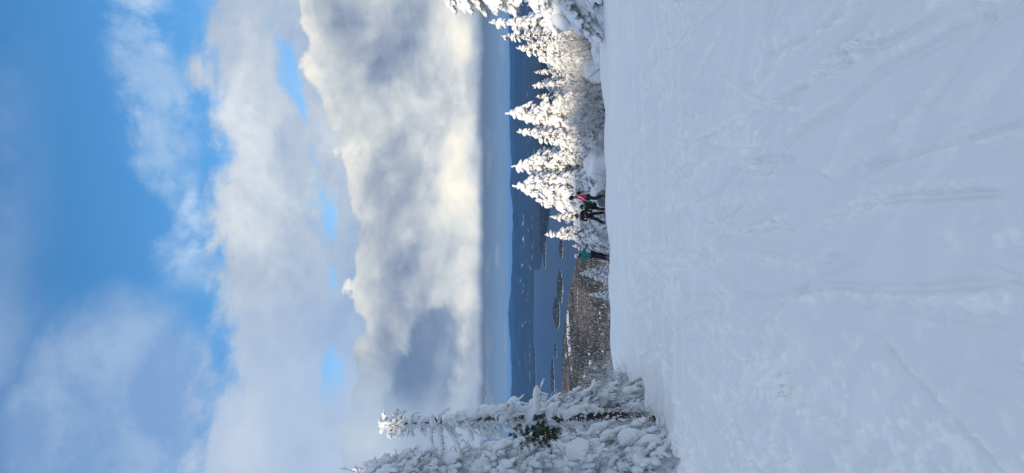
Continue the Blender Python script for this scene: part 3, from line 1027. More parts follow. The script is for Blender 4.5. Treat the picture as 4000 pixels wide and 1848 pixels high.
fir_at(1, 1918, 112, 43.5, 'tall snow-laden fir with crooked tip, second from the right edge', rotz=0.3, wid=1.0, tilt=(0.03, 0.05))
fir_at(4, 1962, 140, 42.5, 'spindly frosted fir with bare spiky top beside the tall crooked fir', rotz=1.2, wid=1.1)
fir_at(2, 2022, 190, 44.5, 'ragged snowy fir left of the spindly frosted fir', rotz=2.0)
fir_at(4, 2088, 285, 46.0, 'thin frosted fir tip above the snow mound', rotz=0.4)
fir_at(1, 2083, 335, 47.0, 'slim half-hidden fir with frosted tip between bare thickets', rotz=2.9)
fir_at(4, 2092, 378, 45.0, 'small thin fir right of the large pointed fir', rotz=4.0)
fir_at(0, 1980, 463, 44.0, 'large pointed snow-laden fir behind the brown frosted bush', rotz=1.0, wid=1.0, tilt=(0, 0.04))
fir_at(1, 2024, 514, 44.5, 'slim snowy fir just left of the large pointed fir', rotz=0.0, wid=0.95)
fir_at(2, 2070, 556, 43.5, 'bent snowy fir at the right side of the open gap', rotz=2.2, tilt=(0.02, -0.10))
fir_at(0, 2005, 643, 44.5, 'sharp-pointed snow-laden fir at the left side of the open gap', rotz=3.0, wid=1.05)
fir_at(0, 2008, 718, 43.8, 'broad snow-laden fir right above the skier in red', rotz=5.0, wid=1.12)
fir_at(3, 2100, 775, 45.5, 'round-shouldered snowy fir behind the skier in red', rotz=0.5, wid=0.85)
fir_at(2, 2150, 845, 46.5, 'low ragged fir behind the skier in black', rotz=1.6)
fir_at(1, 2131, 918, 45.5, 'lone pointed snow-laden fir right of the skier in teal', rotz=4.4, wid=1.25)
fir_at(2, 2262, 1064, 47.5, 'small ragged fir left of the skier in teal', rotz=0.9, wid=1.25, group='small firs below the crest')
fir_at(1, 2298, 1150, 49.0, 'small pointed fir alone before the brown woods', rotz=2.4, wid=1.2, group='small firs below the crest')
# lower firs that fill the thicket
fir_at(3, 2190, 60, 42.8, 'low rounded snowy fir at the right edge under the tall firs', rotz=0.7)
fir_at(3, 2150, 240, 44.2, 'snow-buried low fir behind the snow mound', rotz=1.9)
fir_at(0, 2140, 165, 42.2, 'short broad fir at the foot of the spindly fir', rotz=3.3)
fir_at(3, 2160, 400, 43.0, 'low rounded fir right of the brown frosted bush', rotz=2.6)
fir_at(3, 2170, 560, 42.6, 'low snow-buried fir in the open gap', rotz=4.9)
fir_at(0, 2150, 610, 43.2, 'short broad fir in the open gap, further left', rotz=5.6)
fir_at(3, 2180, 690, 42.4, 'low rounded snowy fir behind the small bare bush', rotz=0.2)
fir_at(0, 2210, 800, 44.6, 'short snowy fir between the skier in red and the skier in black', rotz=1.1)
fir_at(3, 2240, 870, 45.2, 'low snow-covered fir behind the skier in black', rotz=2.1)
fir_at(2, 2235, 965, 46.2, 'low ragged fir between the lone pointed fir and the skier in teal', rotz=3.1)
fir_at(2, 2335, 1020, 44.5, 'tiny snowy fir at the feet of the skier in teal', rotz=3.9, group='small firs below the crest')

for k_, X_, Y_, D_, rz_, lab_ in [
    (0, 2055, 75, 47.0, 0.4, 'snowy fir half hidden behind the tall crooked fir'), (3, 2110, 220, 48.0, 1.4, 'rounded fir at the back behind the snow mound'),
    (2, 2120, 320, 48.5, 2.4, 'ragged fir at the back between the thin frosted tips'), (0, 2115, 425, 47.0, 3.4, 'broad fir at the back right of the large pointed fir'),
    (1, 2105, 590, 48.5, 4.4, 'slim fir at the back in the open gap'), (0, 2090, 675, 47.5, 5.4, 'broad fir wedged between the two tallest pointed firs'),
    (3, 2130, 745, 47.0, 0.9, 'rounded fir at the back above the head of the skier in red'), (0, 2190, 830, 48.0, 1.9, 'broad fir at the back above the skier in olive'),
    (1, 2215, 890, 47.5, 2.9, 'slim fir at the back right of the lone pointed fir'), (3, 2270, 940, 48.0, 3.9, 'rounded fir at the back left of the lone pointed fir'),
    (2, 2065, 20, 45.0, 4.9, 'ragged fir at the right edge behind the near fir'), (3, 2200, 480, 42.0, 5.9, 'low rounded fir behind the open frosted bush')]:
    fir_at(k_, X_, Y_, D_, lab_, rotz=rz_)

# the near fir whose boughs reach in at the right edge
p = px(1640, -45, 33.0)
place_fir(0, p[0], 33.0, p[2] - float(ground(p[0], 33.0)), 'tall snow-laden fir cut by the right edge with boughs reaching in', rotz=2.0, wid=1.25)


# ------------------------------------------------------------------ frosted bare bushes
def bush(name, seed, H, spread, stems=14, depth=3, thick=0.012, lean=(0, 0), up=0.9):
    r = np.random.default_rng(seed)
    G = Geo()

    def grow(p, d, L, rad, lev):
        n_ = 5
        pts = [p]; dd = d.copy()
        for i in range(n_):
            dd = dd + r.normal(0, 0.13, 3) + np.array([0, 0, 0.03])
            dd /= np.linalg.norm(dd)
            pts.append(pts[-1] + dd * L / n_)
        G.tube(pts, np.linspace(rad, rad * 0.55, n_ + 1), 4 if lev == 0 else 3, False)
        if lev < depth:
            for k in range(r.integers(3, 6)):
                i = r.integers(1, n_ + 1)
                nd = dd + r.normal(0, 0.55, 3); nd[2] += 0.15
                nd /= np.linalg.norm(nd)
                grow(pts[i], nd, L * r.uniform(0.42, 0.72), rad * 0.62, lev + 1)
    for k in range(stems):
        a = r.uniform(0, 6.28); sp_ = spread * math.sqrt(r.random())
        d = np.array([math.cos(a) * sp_ + lean[0], math.sin(a) * sp_ + lean[1], up])
        d /= np.linalg.norm(d)
        grow(np.array([math.cos(a) * 0.1 * H * r.random(), math.sin(a) * 0.1 * H * r.random(), -0.1]), d, H * r.uniform(0.45, 0.7), thick, 0)
    return G.mesh(name, True)


BUSHES = [bush('bush_dense', 1, 2.6, 0.55, 20, 3, 0.014), bush('bush_open', 2, 2.4, 0.75, 12, 3, 0.012), bush('bush_low', 3, 1.2, 1.0, 16, 3, 0.010, up=0.7), bush('bush_tall', 4, 3.4, 0.35, 10, 3, 0.015)]


def place_bush(kind, x, y, k, label, rotz=0.0, tilt=(0, 0), mat=None, group='frosted bare bushes'):
    o = thing('frosted_bush', (x, y, float(ground(x, y)) - 0.03), label, 'bush', group, rotz, k, tilt)
    link('twigs', BUSHES[kind], mat or M_TWIG, o)
    return o


for args in [
    (0, 460, 41.2, 1.02, 'large brown frosted bush in front of the large pointed fir', 0.3),
    (1, 500, 41.6, 0.85, 'open frosted bush left of the large brown frosted bush', 1.3),
    (2, 700, 40.4, 0.95, 'small bare fan-shaped bush right of the skier in red', 0.5),
    (3, 30, 41.0, 0.95, 'tall frosted thicket stems at the right edge', 2.0),
    (1, 85, 40.8, 1.1, 'frosted bush under the crooked fir at the right', 0.9),
    (0, 135, 41.4, 0.9, 'dense frosted bush at the foot of the spindly fir', 2.4),
    (1, 215, 40.9, 1.05, 'frosted bush right of the snow mound', 3.1),
    (3, 300, 42.0, 0.85, 'tall frosted bush behind the snow mound', 4.0),
    (1, 350, 41.6, 1.0, 'frosted bush left of the snow mound', 5.2),
    (3, 395, 42.4, 0.8, 'tall frosted bush right of the large brown frosted bush', 0.1),
    (2, 560, 41.0, 1.0, 'low frosted bush in the open gap of the treeline', 1.7),
    (1, 600, 42.0, 0.7, 'frosted bush at the left of the open gap', 3.7),
    (2, 920, 41.8, 0.9, 'low frosted bush at the foot of the lone pointed fir', 2.9),
    (2, 1085, 45.5, 1.0, 'low frosted bush under the small ragged fir', 4.1),
]:
    kind, Yp_, D_, k, lab, rz = args
    place_bush(kind, az_pt(Yp_, D_), D_, k, lab, rz)


# dark bare saplings at the right
def sapling(Y0, D_, pts, label, rad=0.02):
    x0 = az_pt(Y0, D_); g0 = float(ground(x0, D_))
    G = Geo()
    r = np.random.default_rng(int(Y0))
    o = thing('bare_sapling', (x0, D_, g0 - 0.05), label, 'sapling', 'dark bare saplings at the right of the treeline')
    P_ = np.array([[az_pt(Y_, D_) - x0, 0.15 * i, px(X_, Y_, D_)[2] - g0] for i, (X_, Y_) in enumerate(pts)])
    P_[0, 2] = 0
    tq = np.linspace(0, 1, 9); src = np.linspace(0, 1, len(P_))
    Q = np.stack([np.interp(tq, src, P_[:, k]) for k in range(3)], -1) + r.normal(0, 0.012, (9, 3))
    G.tube(Q, np.linspace(rad, rad * 0.35, 9), 5)
    link('stem', G.mesh('sapling_stem'), M_STEM, o)
    G = Geo()
    for k in range(9):
        i = r.integers(2, 8); d = r.normal(0, 1, 3); d[2] = abs(d[2]) * 0.8; d /= np.linalg.norm(d)
        l_ = r.uniform(0.2, 0.6)
        G.tube([Q[i], Q[i] + d * l_ * 0.5, Q[i] + d * l_ + np.array([0, 0, 0.08])], [rad * 0.4, rad * 0.3, rad * 0.2], 4)
    tw = link('twigs', G.mesh('sapling_twigs'), M_TWIG, o); tw['kind'] = 'stuff'


sapling(118, 40.0, [(2336, 118), (2230, 114), (2140, 110)], 'upright dark sapling below the tall crooked fir', 0.028)
sapling(150, 40.2, [(2320, 150), (2240, 155), (2170, 163)], 'dark sapling leaning left beside the upright one', 0.024)
sapling(30, 39.8, [(2300, 62), (2230, 30), (2190, 0)], 'dark branching sapling at the right edge', 0.022)
sapling(200, 40.4, [(2300, 178), (2230, 205), (2190, 228)], 'thin dark sapling bent left above the snow drift', 0.020)
sapling(300, 40.1, [(2330, 262), (2300, 300), (2270, 345)], 'thin dark sapling leaning across the snow mound', 0.016)


# ------------------------------------------------------------------ snow mounds
def mound(x, y, rx, ry, rz_, label, seed):
    v, f = ico(4, seed, 0.0)
    n_ = fbm(v[:, 0] * 1.6 + seed, v[:, 1] * 1.6 + v[:, 2], seed, 4)
    v = v * (1 + 0.35 * n_)[:, None] * np.array([rx, ry, rz_])
    o = link('snow_mound', mesh_np('snow_mound', v, f), M_TSNOW, None, label, 'snow mound', 'snow mounds along the edge of the slope')
    o.location = (x, y, float(ground(x, y)) + rz_ * 0.30)


mound(az_pt(275, 41.0), 41.0, 0.75, 0.7, 0.85, 'big round snow mound with twigs in the right thicket', 3)
mound(az_pt(190, 40.2), 40.2, 0.9, 0.6, 0.42, 'low snow drift under the leaning saplings', 5)
mound(az_pt(640, 42.0), 42.0, 1.2, 0.8, 0.95, 'broad smooth snow mound below the sharp-pointed fir', 8)
mound(az_pt(540, 42.2), 42.2, 0.7, 0.6, 0.6, 'small snow mound in the open gap', 9)
mound(az_pt(745, 41.5), 41.5, 0.7, 0.6, 0.7, 'snow mound behind the legs of the skier in red', 10)


# ------------------------------------------------------------------ the trees on the left
DS = 17.5            # metres to the dead tree


def snow_limb(G, B, pts, rad, D_, seed, depth=0.0, dark=0.5, lump=1.0, o=None):
    """a limb through photograph pixels at distance D_, thick snow above and bark below"""
    r = np.random.default_rng(seed)
    P_ = np.array([px(X_, Y_, D_) for X_, Y_ in pts]) - o
    P_[:, 1] += np.linspace(0, depth, len(P_))
    n_ = max(5, int(np.linalg.norm(np.diff(P_, axis=0), axis=1).sum() / 0.05))
    tq = np.linspace(0, 1, n_); src = np.linspace(0, 1, len(P_))
    Q = np.stack([np.interp(tq, src, P_[:, k]) for k in range(3)], -1)
    Q[1:-1] = (Q[:-2] + 2 * Q[1:-1] + Q[2:]) / 4
    rr_ = np.interp(tq, [0, 0.8, 1], [rad, rad * 0.85, rad * 0.45])
    B.tube(Q - np.array([0, 0, 0.25]) * rr_[:, None], rr_ * dark, 6)
    G.tube(Q + np.array([0, 0, 0.22]) * rr_[:, None], rr_ * (0.85 + 0.25 * r.random(n_)), 8)
    for k in range(n_):
        d = np.gradient(Q, axis=0)[k]
        if r.random() < 0.8:
            w_ = rr_[k] * r.uniform(0.6, 1.15) * lump
            G.blob(SUB2, Q[k] + np.array([r.normal(0, 0.3), r.normal(0, 0.3), 0.35]) * rr_[k], d, w_ * 1.4, w_, w_ * 0.85)
        if r.random() < 0.5:
            l_ = rr_[k] * r.uniform(1.0, 2.4)
            dd = np.array([r.normal(0, 0.6), r.normal(0, 0.6), -0.8])
            G.blob(SUB1, Q[k] + dd * l_ * 0.7, dd, l_, rr_[k] * 0.32, rr_[k] * 0.32)
    return Q


def snag():
    base = px(2535, 1638, DS); g0 = float(ground(base[0], DS)); o = np.array([base[0], DS, g0])
    root = thing('dead_tree', tuple(o), 'leaning frost-coated dead tree with dark trunk base at the left', 'dead tree')
    T = Geo(); G = Geo(); B = Geo(); N = Geo()
    cl = [(2560, 1640), (2480, 1636), (2400, 1633), (2300, 1636), (2200, 1640), (2100, 1641), (2000, 1641), (1900, 1646), (1800, 1654), (1700, 1660), (1600, 1661), (1540, 1662), (1478, 1664)]
    P_ = np.array([px(a, b_, DS) for a, b_ in cl]) - o
    P_[0, 2] = -0.25
    tq = np.linspace(0, 1, 60); src = np.linspace(0, 1, len(P_))
    Q = np.stack([np.interp(tq, src, P_[:, k]) for k in range(3)], -1)
    rr_ = np.interp(tq, [0, .1, .3, .5, .7, .85, 1], [.175, .155, .140, .110, .080, .060, .030])
    T.tube(Q, rr_ * (1 + 0.06 * np.sin(tq * 50)), 14)
    link('trunk', T.mesh('snag_trunk'), M_BARK, root)
    r = np.random.default_rng(3)
    limbs = [
        ([(1500, 1662), (1508, 1630), (1498, 1606)], .045, -.1), ([(1495, 1664), (1482, 1645), (1480, 1640)], .04, .1), ([(1500, 1664), (1492, 1685), (1484, 1697)], .045, .1),
        ([(1545, 1662), (1540, 1625), (1556, 1600)], .055, 0), ([(1575, 1660), (1556, 1632), (1576, 1612)], .05, .2), ([(1600, 1660), (1606, 1640), (1611, 1630)], .035, -.1),
        ([(1530, 1664), (1520, 1690), (1533, 1702)], .045, -.2), ([(1555, 1665), (1574, 1698), (1562, 1712)], .04, 0), ([(1598, 1666), (1590, 1690), (1590, 1708)], .035, 0), ([(1600, 1668), (1607, 1695), (1610, 1716)], .035, .2),
        ([(1640, 1660), (1646, 1640), (1668, 1638), (1690, 1634)], .05, 0), ([(1640, 1664), (1650, 1682), (1658, 1686)], .04, .1), ([(1700, 1660), (1698, 1640), (1694, 1620)], .075, -.2), ([(1715, 1655), (1722, 1620), (1740, 1600), (1756, 1592)], .04, -.1), ([(1735, 1655), (1755, 1625), (1775, 1615), (1785, 1613)], .05, -.3),
        ([(1690, 1668), (1682, 1710), (1692, 1745)], .04, 0), ([(1718, 1668), (1726, 1715), (1733, 1760), (1745, 1810)], .055, -.4), ([(1752, 1672), (1778, 1708), (1802, 1748)], .045, -.2),
        ([(1760, 1650), (1800, 1625), (1860, 1604), (1920, 1590), (1985, 1572)], .085, -.3), ([(1820, 1650), (1870, 1620), (1930, 1606), (1985, 1600)], .10, .1),
        ([(1830, 1660), (1842, 1690), (1848, 1712)], .05, -.2), ([(1880, 1660), (1890, 1690), (1905, 1706)], .06, -.2), ([(1920, 1650), (1935, 1690), (1960, 1700)], .055, 0), ([(1900, 1598), (1898, 1572), (1902, 1550)], .018, 0),
        ([(1960, 1645), (1985, 1600), (2000, 1570), (2010, 1552), (2028, 1556)], .085, -.4), ([(2000, 1650), (2020, 1690), (2050, 1710)], .06, .1), ([(1985, 1640), (2030, 1610), (2070, 1598)], .09, .1),
        ([(2060, 1645), (2080, 1610), (2095, 1590)], .10, -.3), ([(2150, 1640), (2155, 1600), (2180, 1578)], .10, 0), ([(2200, 1640), (2240, 1600), (2290, 1580)], .09, -.2), ([(2250, 1642), (2270, 1670), (2330, 1690)], .07, 0),
    ]
    rl = np.random.default_rng(12)
    for k in range(26):
        X0 = rl.uniform(1500, 2080); sd_ = rl.choice([-1, 1]); l_ = rl.uniform(25, 62) * (0.7 + (X0 - 1500) / 900)
        Yc = np.interp(X0, [1478, 1700, 1900, 2100], [1664, 1660, 1646, 1641])
        limbs.append(([(X0, Yc), (X0 - rl.uniform(0, 14), Yc + sd_ * l_ * 0.5), (X0 + rl.uniform(0, 16), Yc + sd_ * l_ * 0.9), (X0 + rl.uniform(20, 45), Yc + sd_ * l_)], rl.uniform(.022, .045), rl.uniform(-.35, .35)))
    for i, (pts, rad, dep) in enumerate(limbs):
        snow_limb(G, B, pts, rad * 1.25, DS, 100 + i, dep, 0.6, 1.0, o)
    # random short frosted twigs along the trunk
    for k in range(420):
        i = int(r.integers(6, 59)); a = r.uniform(0, 6.28)
        d = np.array([math.cos(a), math.sin(a), r.uniform(-0.9, 0.3)]); l_ = r.uniform(0.05, 0.26) * (1.2 - i / 90)
        p0 = Q[i] + d * rr_[i] * 0.8
        G.blob(SUB1, p0 + d * l_ * 0.4, d + np.array([0, 0, -0.3]), l_ * 0.55, r.uniform(.016, .035), r.uniform(.016, .035))
        if k % 2:
            N.blob(NEED, p0 + d * l_ * 0.3, d, l_ * 0.8, l_ * 0.6, l_ * 0.6)
    # the icicle that hangs from the drooping limb
    ic = px(2026, 1557, DS) - o; ic[1] -= 0.4
    I_ = Geo(); tip = px(2082, 1566, DS) - o; tip[1] -= 0.4
    I_.tube([ic, ic * .6 + tip * .4, ic * .2 + tip * .8, tip], [.030, .022, .012, .003], 8)
    # the flat limb with a loaf of snow on it
    L_ = Geo(); LB = Geo()
    snow_limb(L_, LB, [(2100, 1600), (2100, 1560), (2098, 1530), (2100, 1500)], .10, DS - 0.5, 77, -.3, 0.5, 1.0, o)
    sn = link('snow_load', G.mesh('snag_snow', True, 4), M_TSNOW, root)
    lb = link('limbs', B.mesh('snag_limbs'), M_BARK, root); lb['kind'] = 'stuff'; sn['kind'] = 'stuff'
    tw = link('twigs', N.mesh('snag_twigs', False), M_NEEDLE, root); tw['kind'] = 'stuff'
    link('icicle', I_.mesh('snag_icicle'), M_TSNOW, root)
    fl = link('flat_limb', LB.mesh('snag_flat_limb'), M_BARK, root)
    link('snow_cap', L_.mesh('snag_flat_snow'), M_TSNOW, fl)


snag()
NEARF = [
    conifer('near_fir', 21, 5.0, 1.15, 6, 1.05, 1.35, 0.02, SUB2, 0.6, pillow=0.08, rnd=1.0, twigs=420),
    conifer('near_fir_low', 22, 2.0, 1.05, 6, 1.0, 1.5, 0.02, SUB2, 0.45, 0.05, pillow=0.12, rnd=1.0, twigs=260),
    conifer('near_fir_young', 23, 2.6, 0.95, 6, 0.95, 1.5, 0.02, SUB2, 0.6, 0.06, pillow=0.08, rnd=1.0, twigs=260),
]
NEARH = [5.0, 2.0, 2.6]


def near_fir(kind, Xt, Y, D_, label, rotz=0.0, wid=1.0, tilt=(0, 0), bare=None):
    p_ = px(Xt, Y, D_); g0 = float(ground(p_[0], D_)); k = (p_[2] - g0) / NEARH[kind]
    o = thing('snowy_fir', (p_[0], D_, g0 - 0.08), label, 'fir tree', 'snow-laden firs on the left bank', rotz, (k * wid, k * wid, k), tilt)
    for nm, me, mt in zip(('trunk', 'boughs', 'snow_load', 'twigs'), NEARF[kind], (M_BARK, M_RIMED, M_TSNOW, M_TWIG)):
        link(nm, me, mt, o, kind='stuff' if nm == 'twigs' else None)
    if bare:
        r = np.random.default_rng(9)
        G = Geo()
        c0 = np.array(px(*bare, D_ - 0.75)) - np.array([p_[0], D_, g0])
        for q in range(60):
            v_ = r.normal(0, 1, 3) * np.array([0.13, 0.12, 0.20])
            G.blob(NEED_DENSE, c0 + v_, v_ + np.array([0.1, -0.3, -0.2]), 0.12, 0.12, 0.12)
        me = G.mesh('bare_bough', False)
        ob = link('bare_bough', me, M_GREEN, o, 'dark green bough without snow')
        ob.matrix_parent_inverse = (Matrix.Translation(o.location) @ o.rotation_euler.to_matrix().to_4x4() @ Matrix.Diagonal((*o.scale, 1))).inverted()
        ob.location = (p_[0], D_, g0)
    return o


near_fir(0, 1230, 1900, 13.6, 'tall fir heavy with snow at the left edge with a dark green bare bough', 0.4, 0.80, (0, 0), (2095, 1690))
near_fir(0, 1830, 1770, 17.8, 'snow-laden fir between the tall left fir and the dead tree', 2.2, 0.62)
near_fir(0, 1400, 1835, 15.6, 'snowy fir whose tip stands left of the dead tree top', 3.2, 0.64)
near_fir(2, 2060, 1597, 19.6, 'young snow-buried fir just right of the dead tree trunk', 1.0, 0.72)
near_fir(2, 2215, 1572, 21.0, 'smaller snow-buried fir furthest right on the left bank', 3.0, 0.72)
near_fir(1, 2190, 1710, 19.8, 'dark-hollowed low fir behind the dead tree trunk', 4.0, 0.8)
near_fir(1, 2385, 1810, 13.2, 'low round snow-covered fir in front at the left edge', 5.0, 0.72)
near_fir(1, 2230, 1840, 14.6, 'rounded snowy fir at the left edge behind the low front one', 0.3, 0.7)
near_fir(1, 2360, 1705, 19.6, 'small snowy fir in the dark hollow left of the dead tree trunk', 1.9, 0.8)

for args in [
    (1, 1525, 24.0, 0.85, 'frosted spiky bush right of the young snow-buried fir', 0.8),
    (2, 1495, 26.0, 1.25, 'fine grey frosted bush furthest right on the left bank', 1.9),
    (0, 1552, 23.0, 0.75, 'dense frosted bush behind the smaller snow-buried fir', 2.5),
    (1, 1580, 22.0, 0.80, 'tall frosted bush behind the young snow-buried fir', 3.5),
    (2, 1690, 16.6, 0.75, 'low frosted bush left of the dead tree trunk', 4.5),
    (1, 1760, 15.0, 0.55, 'frosted bush before the tall left fir', 5.5),
    (2, 1815, 12.2, 0.50, 'small frosted bush in front of the low round fir', 0.5),
]:
    kind, Yp_, D_, k, lab, rz = args
    place_bush(kind, az_pt(Yp_, D_), D_, k, lab, rz, group='frosted bushes on the left bank')

# a little green fir poking out of the bank
G = Geo(); r = np.random.default_rng(4)
x0, y0 = az_pt(1497, 24.5), 24.5
for q in range(60):
    h_ = r.random(); a = r.uniform(0, 6.28); rad = (1 - h_) * 0.30 + 0.03
    G.blob(NEED_DENSE, (math.cos(a) * rad * r.random(), math.sin(a) * rad * r.random(), 0.08 + h_ * 0.55), (math.cos(a), math.sin(a), 0.4), .13, .12, .12)
yf = thing('young_fir', (x0, y0, float(ground(x0, y0)) - 0.02), 'little dark green fir poking from the snow bank', 'fir tree')
link('boughs', G.mesh('young_fir_boughs', False), M_GREEN, yf)
G = Geo(); G.tube([(0, 0, -.05), (0, 0, .3), (0.01, 0, .62)], [.018, .012, .004], 6)
link('trunk', G.mesh('young_fir_trunk'), M_STEM, yf)

# dry stems that stick out of the bank
for i, (Xb, Yb, Xt, Yt, lab) in enumerate([(2590, 1690, 2520, 1660, 'thin dry stem leaning at the foot of the dead tree'), (2640, 1800, 2540, 1745, 'thin dry stem before the low round fir'),
                                           (2660, 1835, 2570, 1775, 'dry forked stem nearest the left edge'), (2560, 1790, 2400, 1720, 'long dark stem against the low round fir')]):
    g_ = on_ground(Xb, Yb); D_ = g_[1]
    g0 = float(ground(g_[0], D_))
    tip = px(Xt, Yt, D_) - np.array([g_[0], D_, g0])
    G = Geo()
    G.tube([(0, 0, -.05), tip * .5 + np.array([.02, 0, .03]), tip], [.008, .006, .003], 5)
    o = link('dry_stem', G.mesh('dry_stem'), M_STEM if i != 2 else M_TWIG, None, lab, 'stem', 'dry stems on the left bank')
    o.location = (g_[0], D_, g0)

# boulder behind the skiers
v, f = ico(4, 3, 0.0)
v = v * (1 + 0.5 * fbm(v[:, 0] * 1.3 + 2, v[:, 1] * 1.3 + v[:, 2] * 1.1, 6, 4))[:, None] * np.array([0.42, 0.35, 0.55])
M_ROCK, t, b = material('dusted_rock')
oc = objco(t); geo = t.node('ShaderNodeNewGeometry'); sp = t.node('ShaderNodeSeparateXYZ'); t.l.new(geo.outputs['Normal'], sp.inputs[0])
t.put(b.inputs['Base Color'], t.mix(t.step(t.add(t.mul(sp.outputs[2], 0.6), t.noise(oc, 7, 5, .7)), 0.62, 0.9), t.mix(t.noise(oc, 12, 5, .7), (0.10, 0.10, 0.105), (0.24, 0.24, 0.25)), (0.82, 0.84, 0.86)))
o = link('boulder', mesh_np('boulder', v, f), M_ROCK, None, 'grey snow-dusted boulder behind the skier in red', 'boulder')
xb = az_pt(772, 39.9); o.location = (xb, 39.9, float(ground(xb, 39.9)) + 0.12)


# ------------------------------------------------------------------ skiers
def skin(name, verts, edges, radii, sub=2):
    me = bpy.data.meshes.new(name + '_cage')
    me.from_pydata([tuple(v) for v in verts], edges, [])
    ob = bpy.data.objects.new(name + '_cage', me)
    C.objects.link(ob)
    md = ob.modifiers.new('skin', 'SKIN'); md.use_smooth_shade = True
    sv = me.skin_vertices[0].data
    for i, r_ in enumerate(radii):
        rx, ry = r_ if isinstance(r_, tuple) else (r_, r_)
        sv[i].radius = (rx, ry); sv[i].use_root = (i == 0)
    m2 = ob.modifiers.new('sub', 'SUBSURF'); m2.levels = sub; m2.render_levels = sub
    dg = bpy.context.evaluated_depsgraph_get()
    out = bpy.data.meshes.new_from_object(ob.evaluated_get(dg))
    out.name = name
    bpy.data.objects.remove(ob); bpy.data.meshes.remove(me)
    for p_ in out.polygons:
        p_.use_smooth = True
    return out


def ball(c, rx, ry, rz_, sub=3, cut=None):
    v, f = ico(sub)
    v = v * np.array([rx, ry, rz_])
    if cut is not None:
        ctr = v[f].mean(1)
        f = f[~cut(ctr)]
    return mesh_np('shell', v + np.array(c), f)


M_SKIN = plain('skin', (0.45, 0.27, 0.20), 0.5, 0.1)
M_BLACK = plain('black_cloth', (0.012, 0.013, 0.017), 0.75, 0.3)
M_NAVY = plain('navy_cloth', (0.014, 0.018, 0.032), 0.75, 0.3)
M_RED = plain('red_cloth', (0.80, 0.018, 0.040), 0.65, 0.2, 8)
M_TEAL = plain('teal_cloth', (0.006, 0.190, 0.210), 0.65, 0.2, 8)
M_OLIVE = plain('olive_cloth', (0.030, 0.042, 0.028), 0.75, 0.3, 8)
M_WHITE = plain('white_shell', (0.72, 0.75, 0.78), 0.4, 0.05)
M_GOLD = plain('gold_stripe', (0.42, 0.20, 0.06), 0.6, 0.2)
M_LENS = plain('goggle_lens', (0.22, 0.26, 0.42), 0.12, 0.2, 8, 0.8)
M_BOOT = plain('ski_boot', (0.03, 0.035, 0.045), 0.35, 0.3)
M_SKI = plain('ski_top', (0.10, 0.10, 0.11), 0.35, 0.3)
M_POLE = plain('pole_metal', (0.16, 0.16, 0.17), 0.35, 0.2)


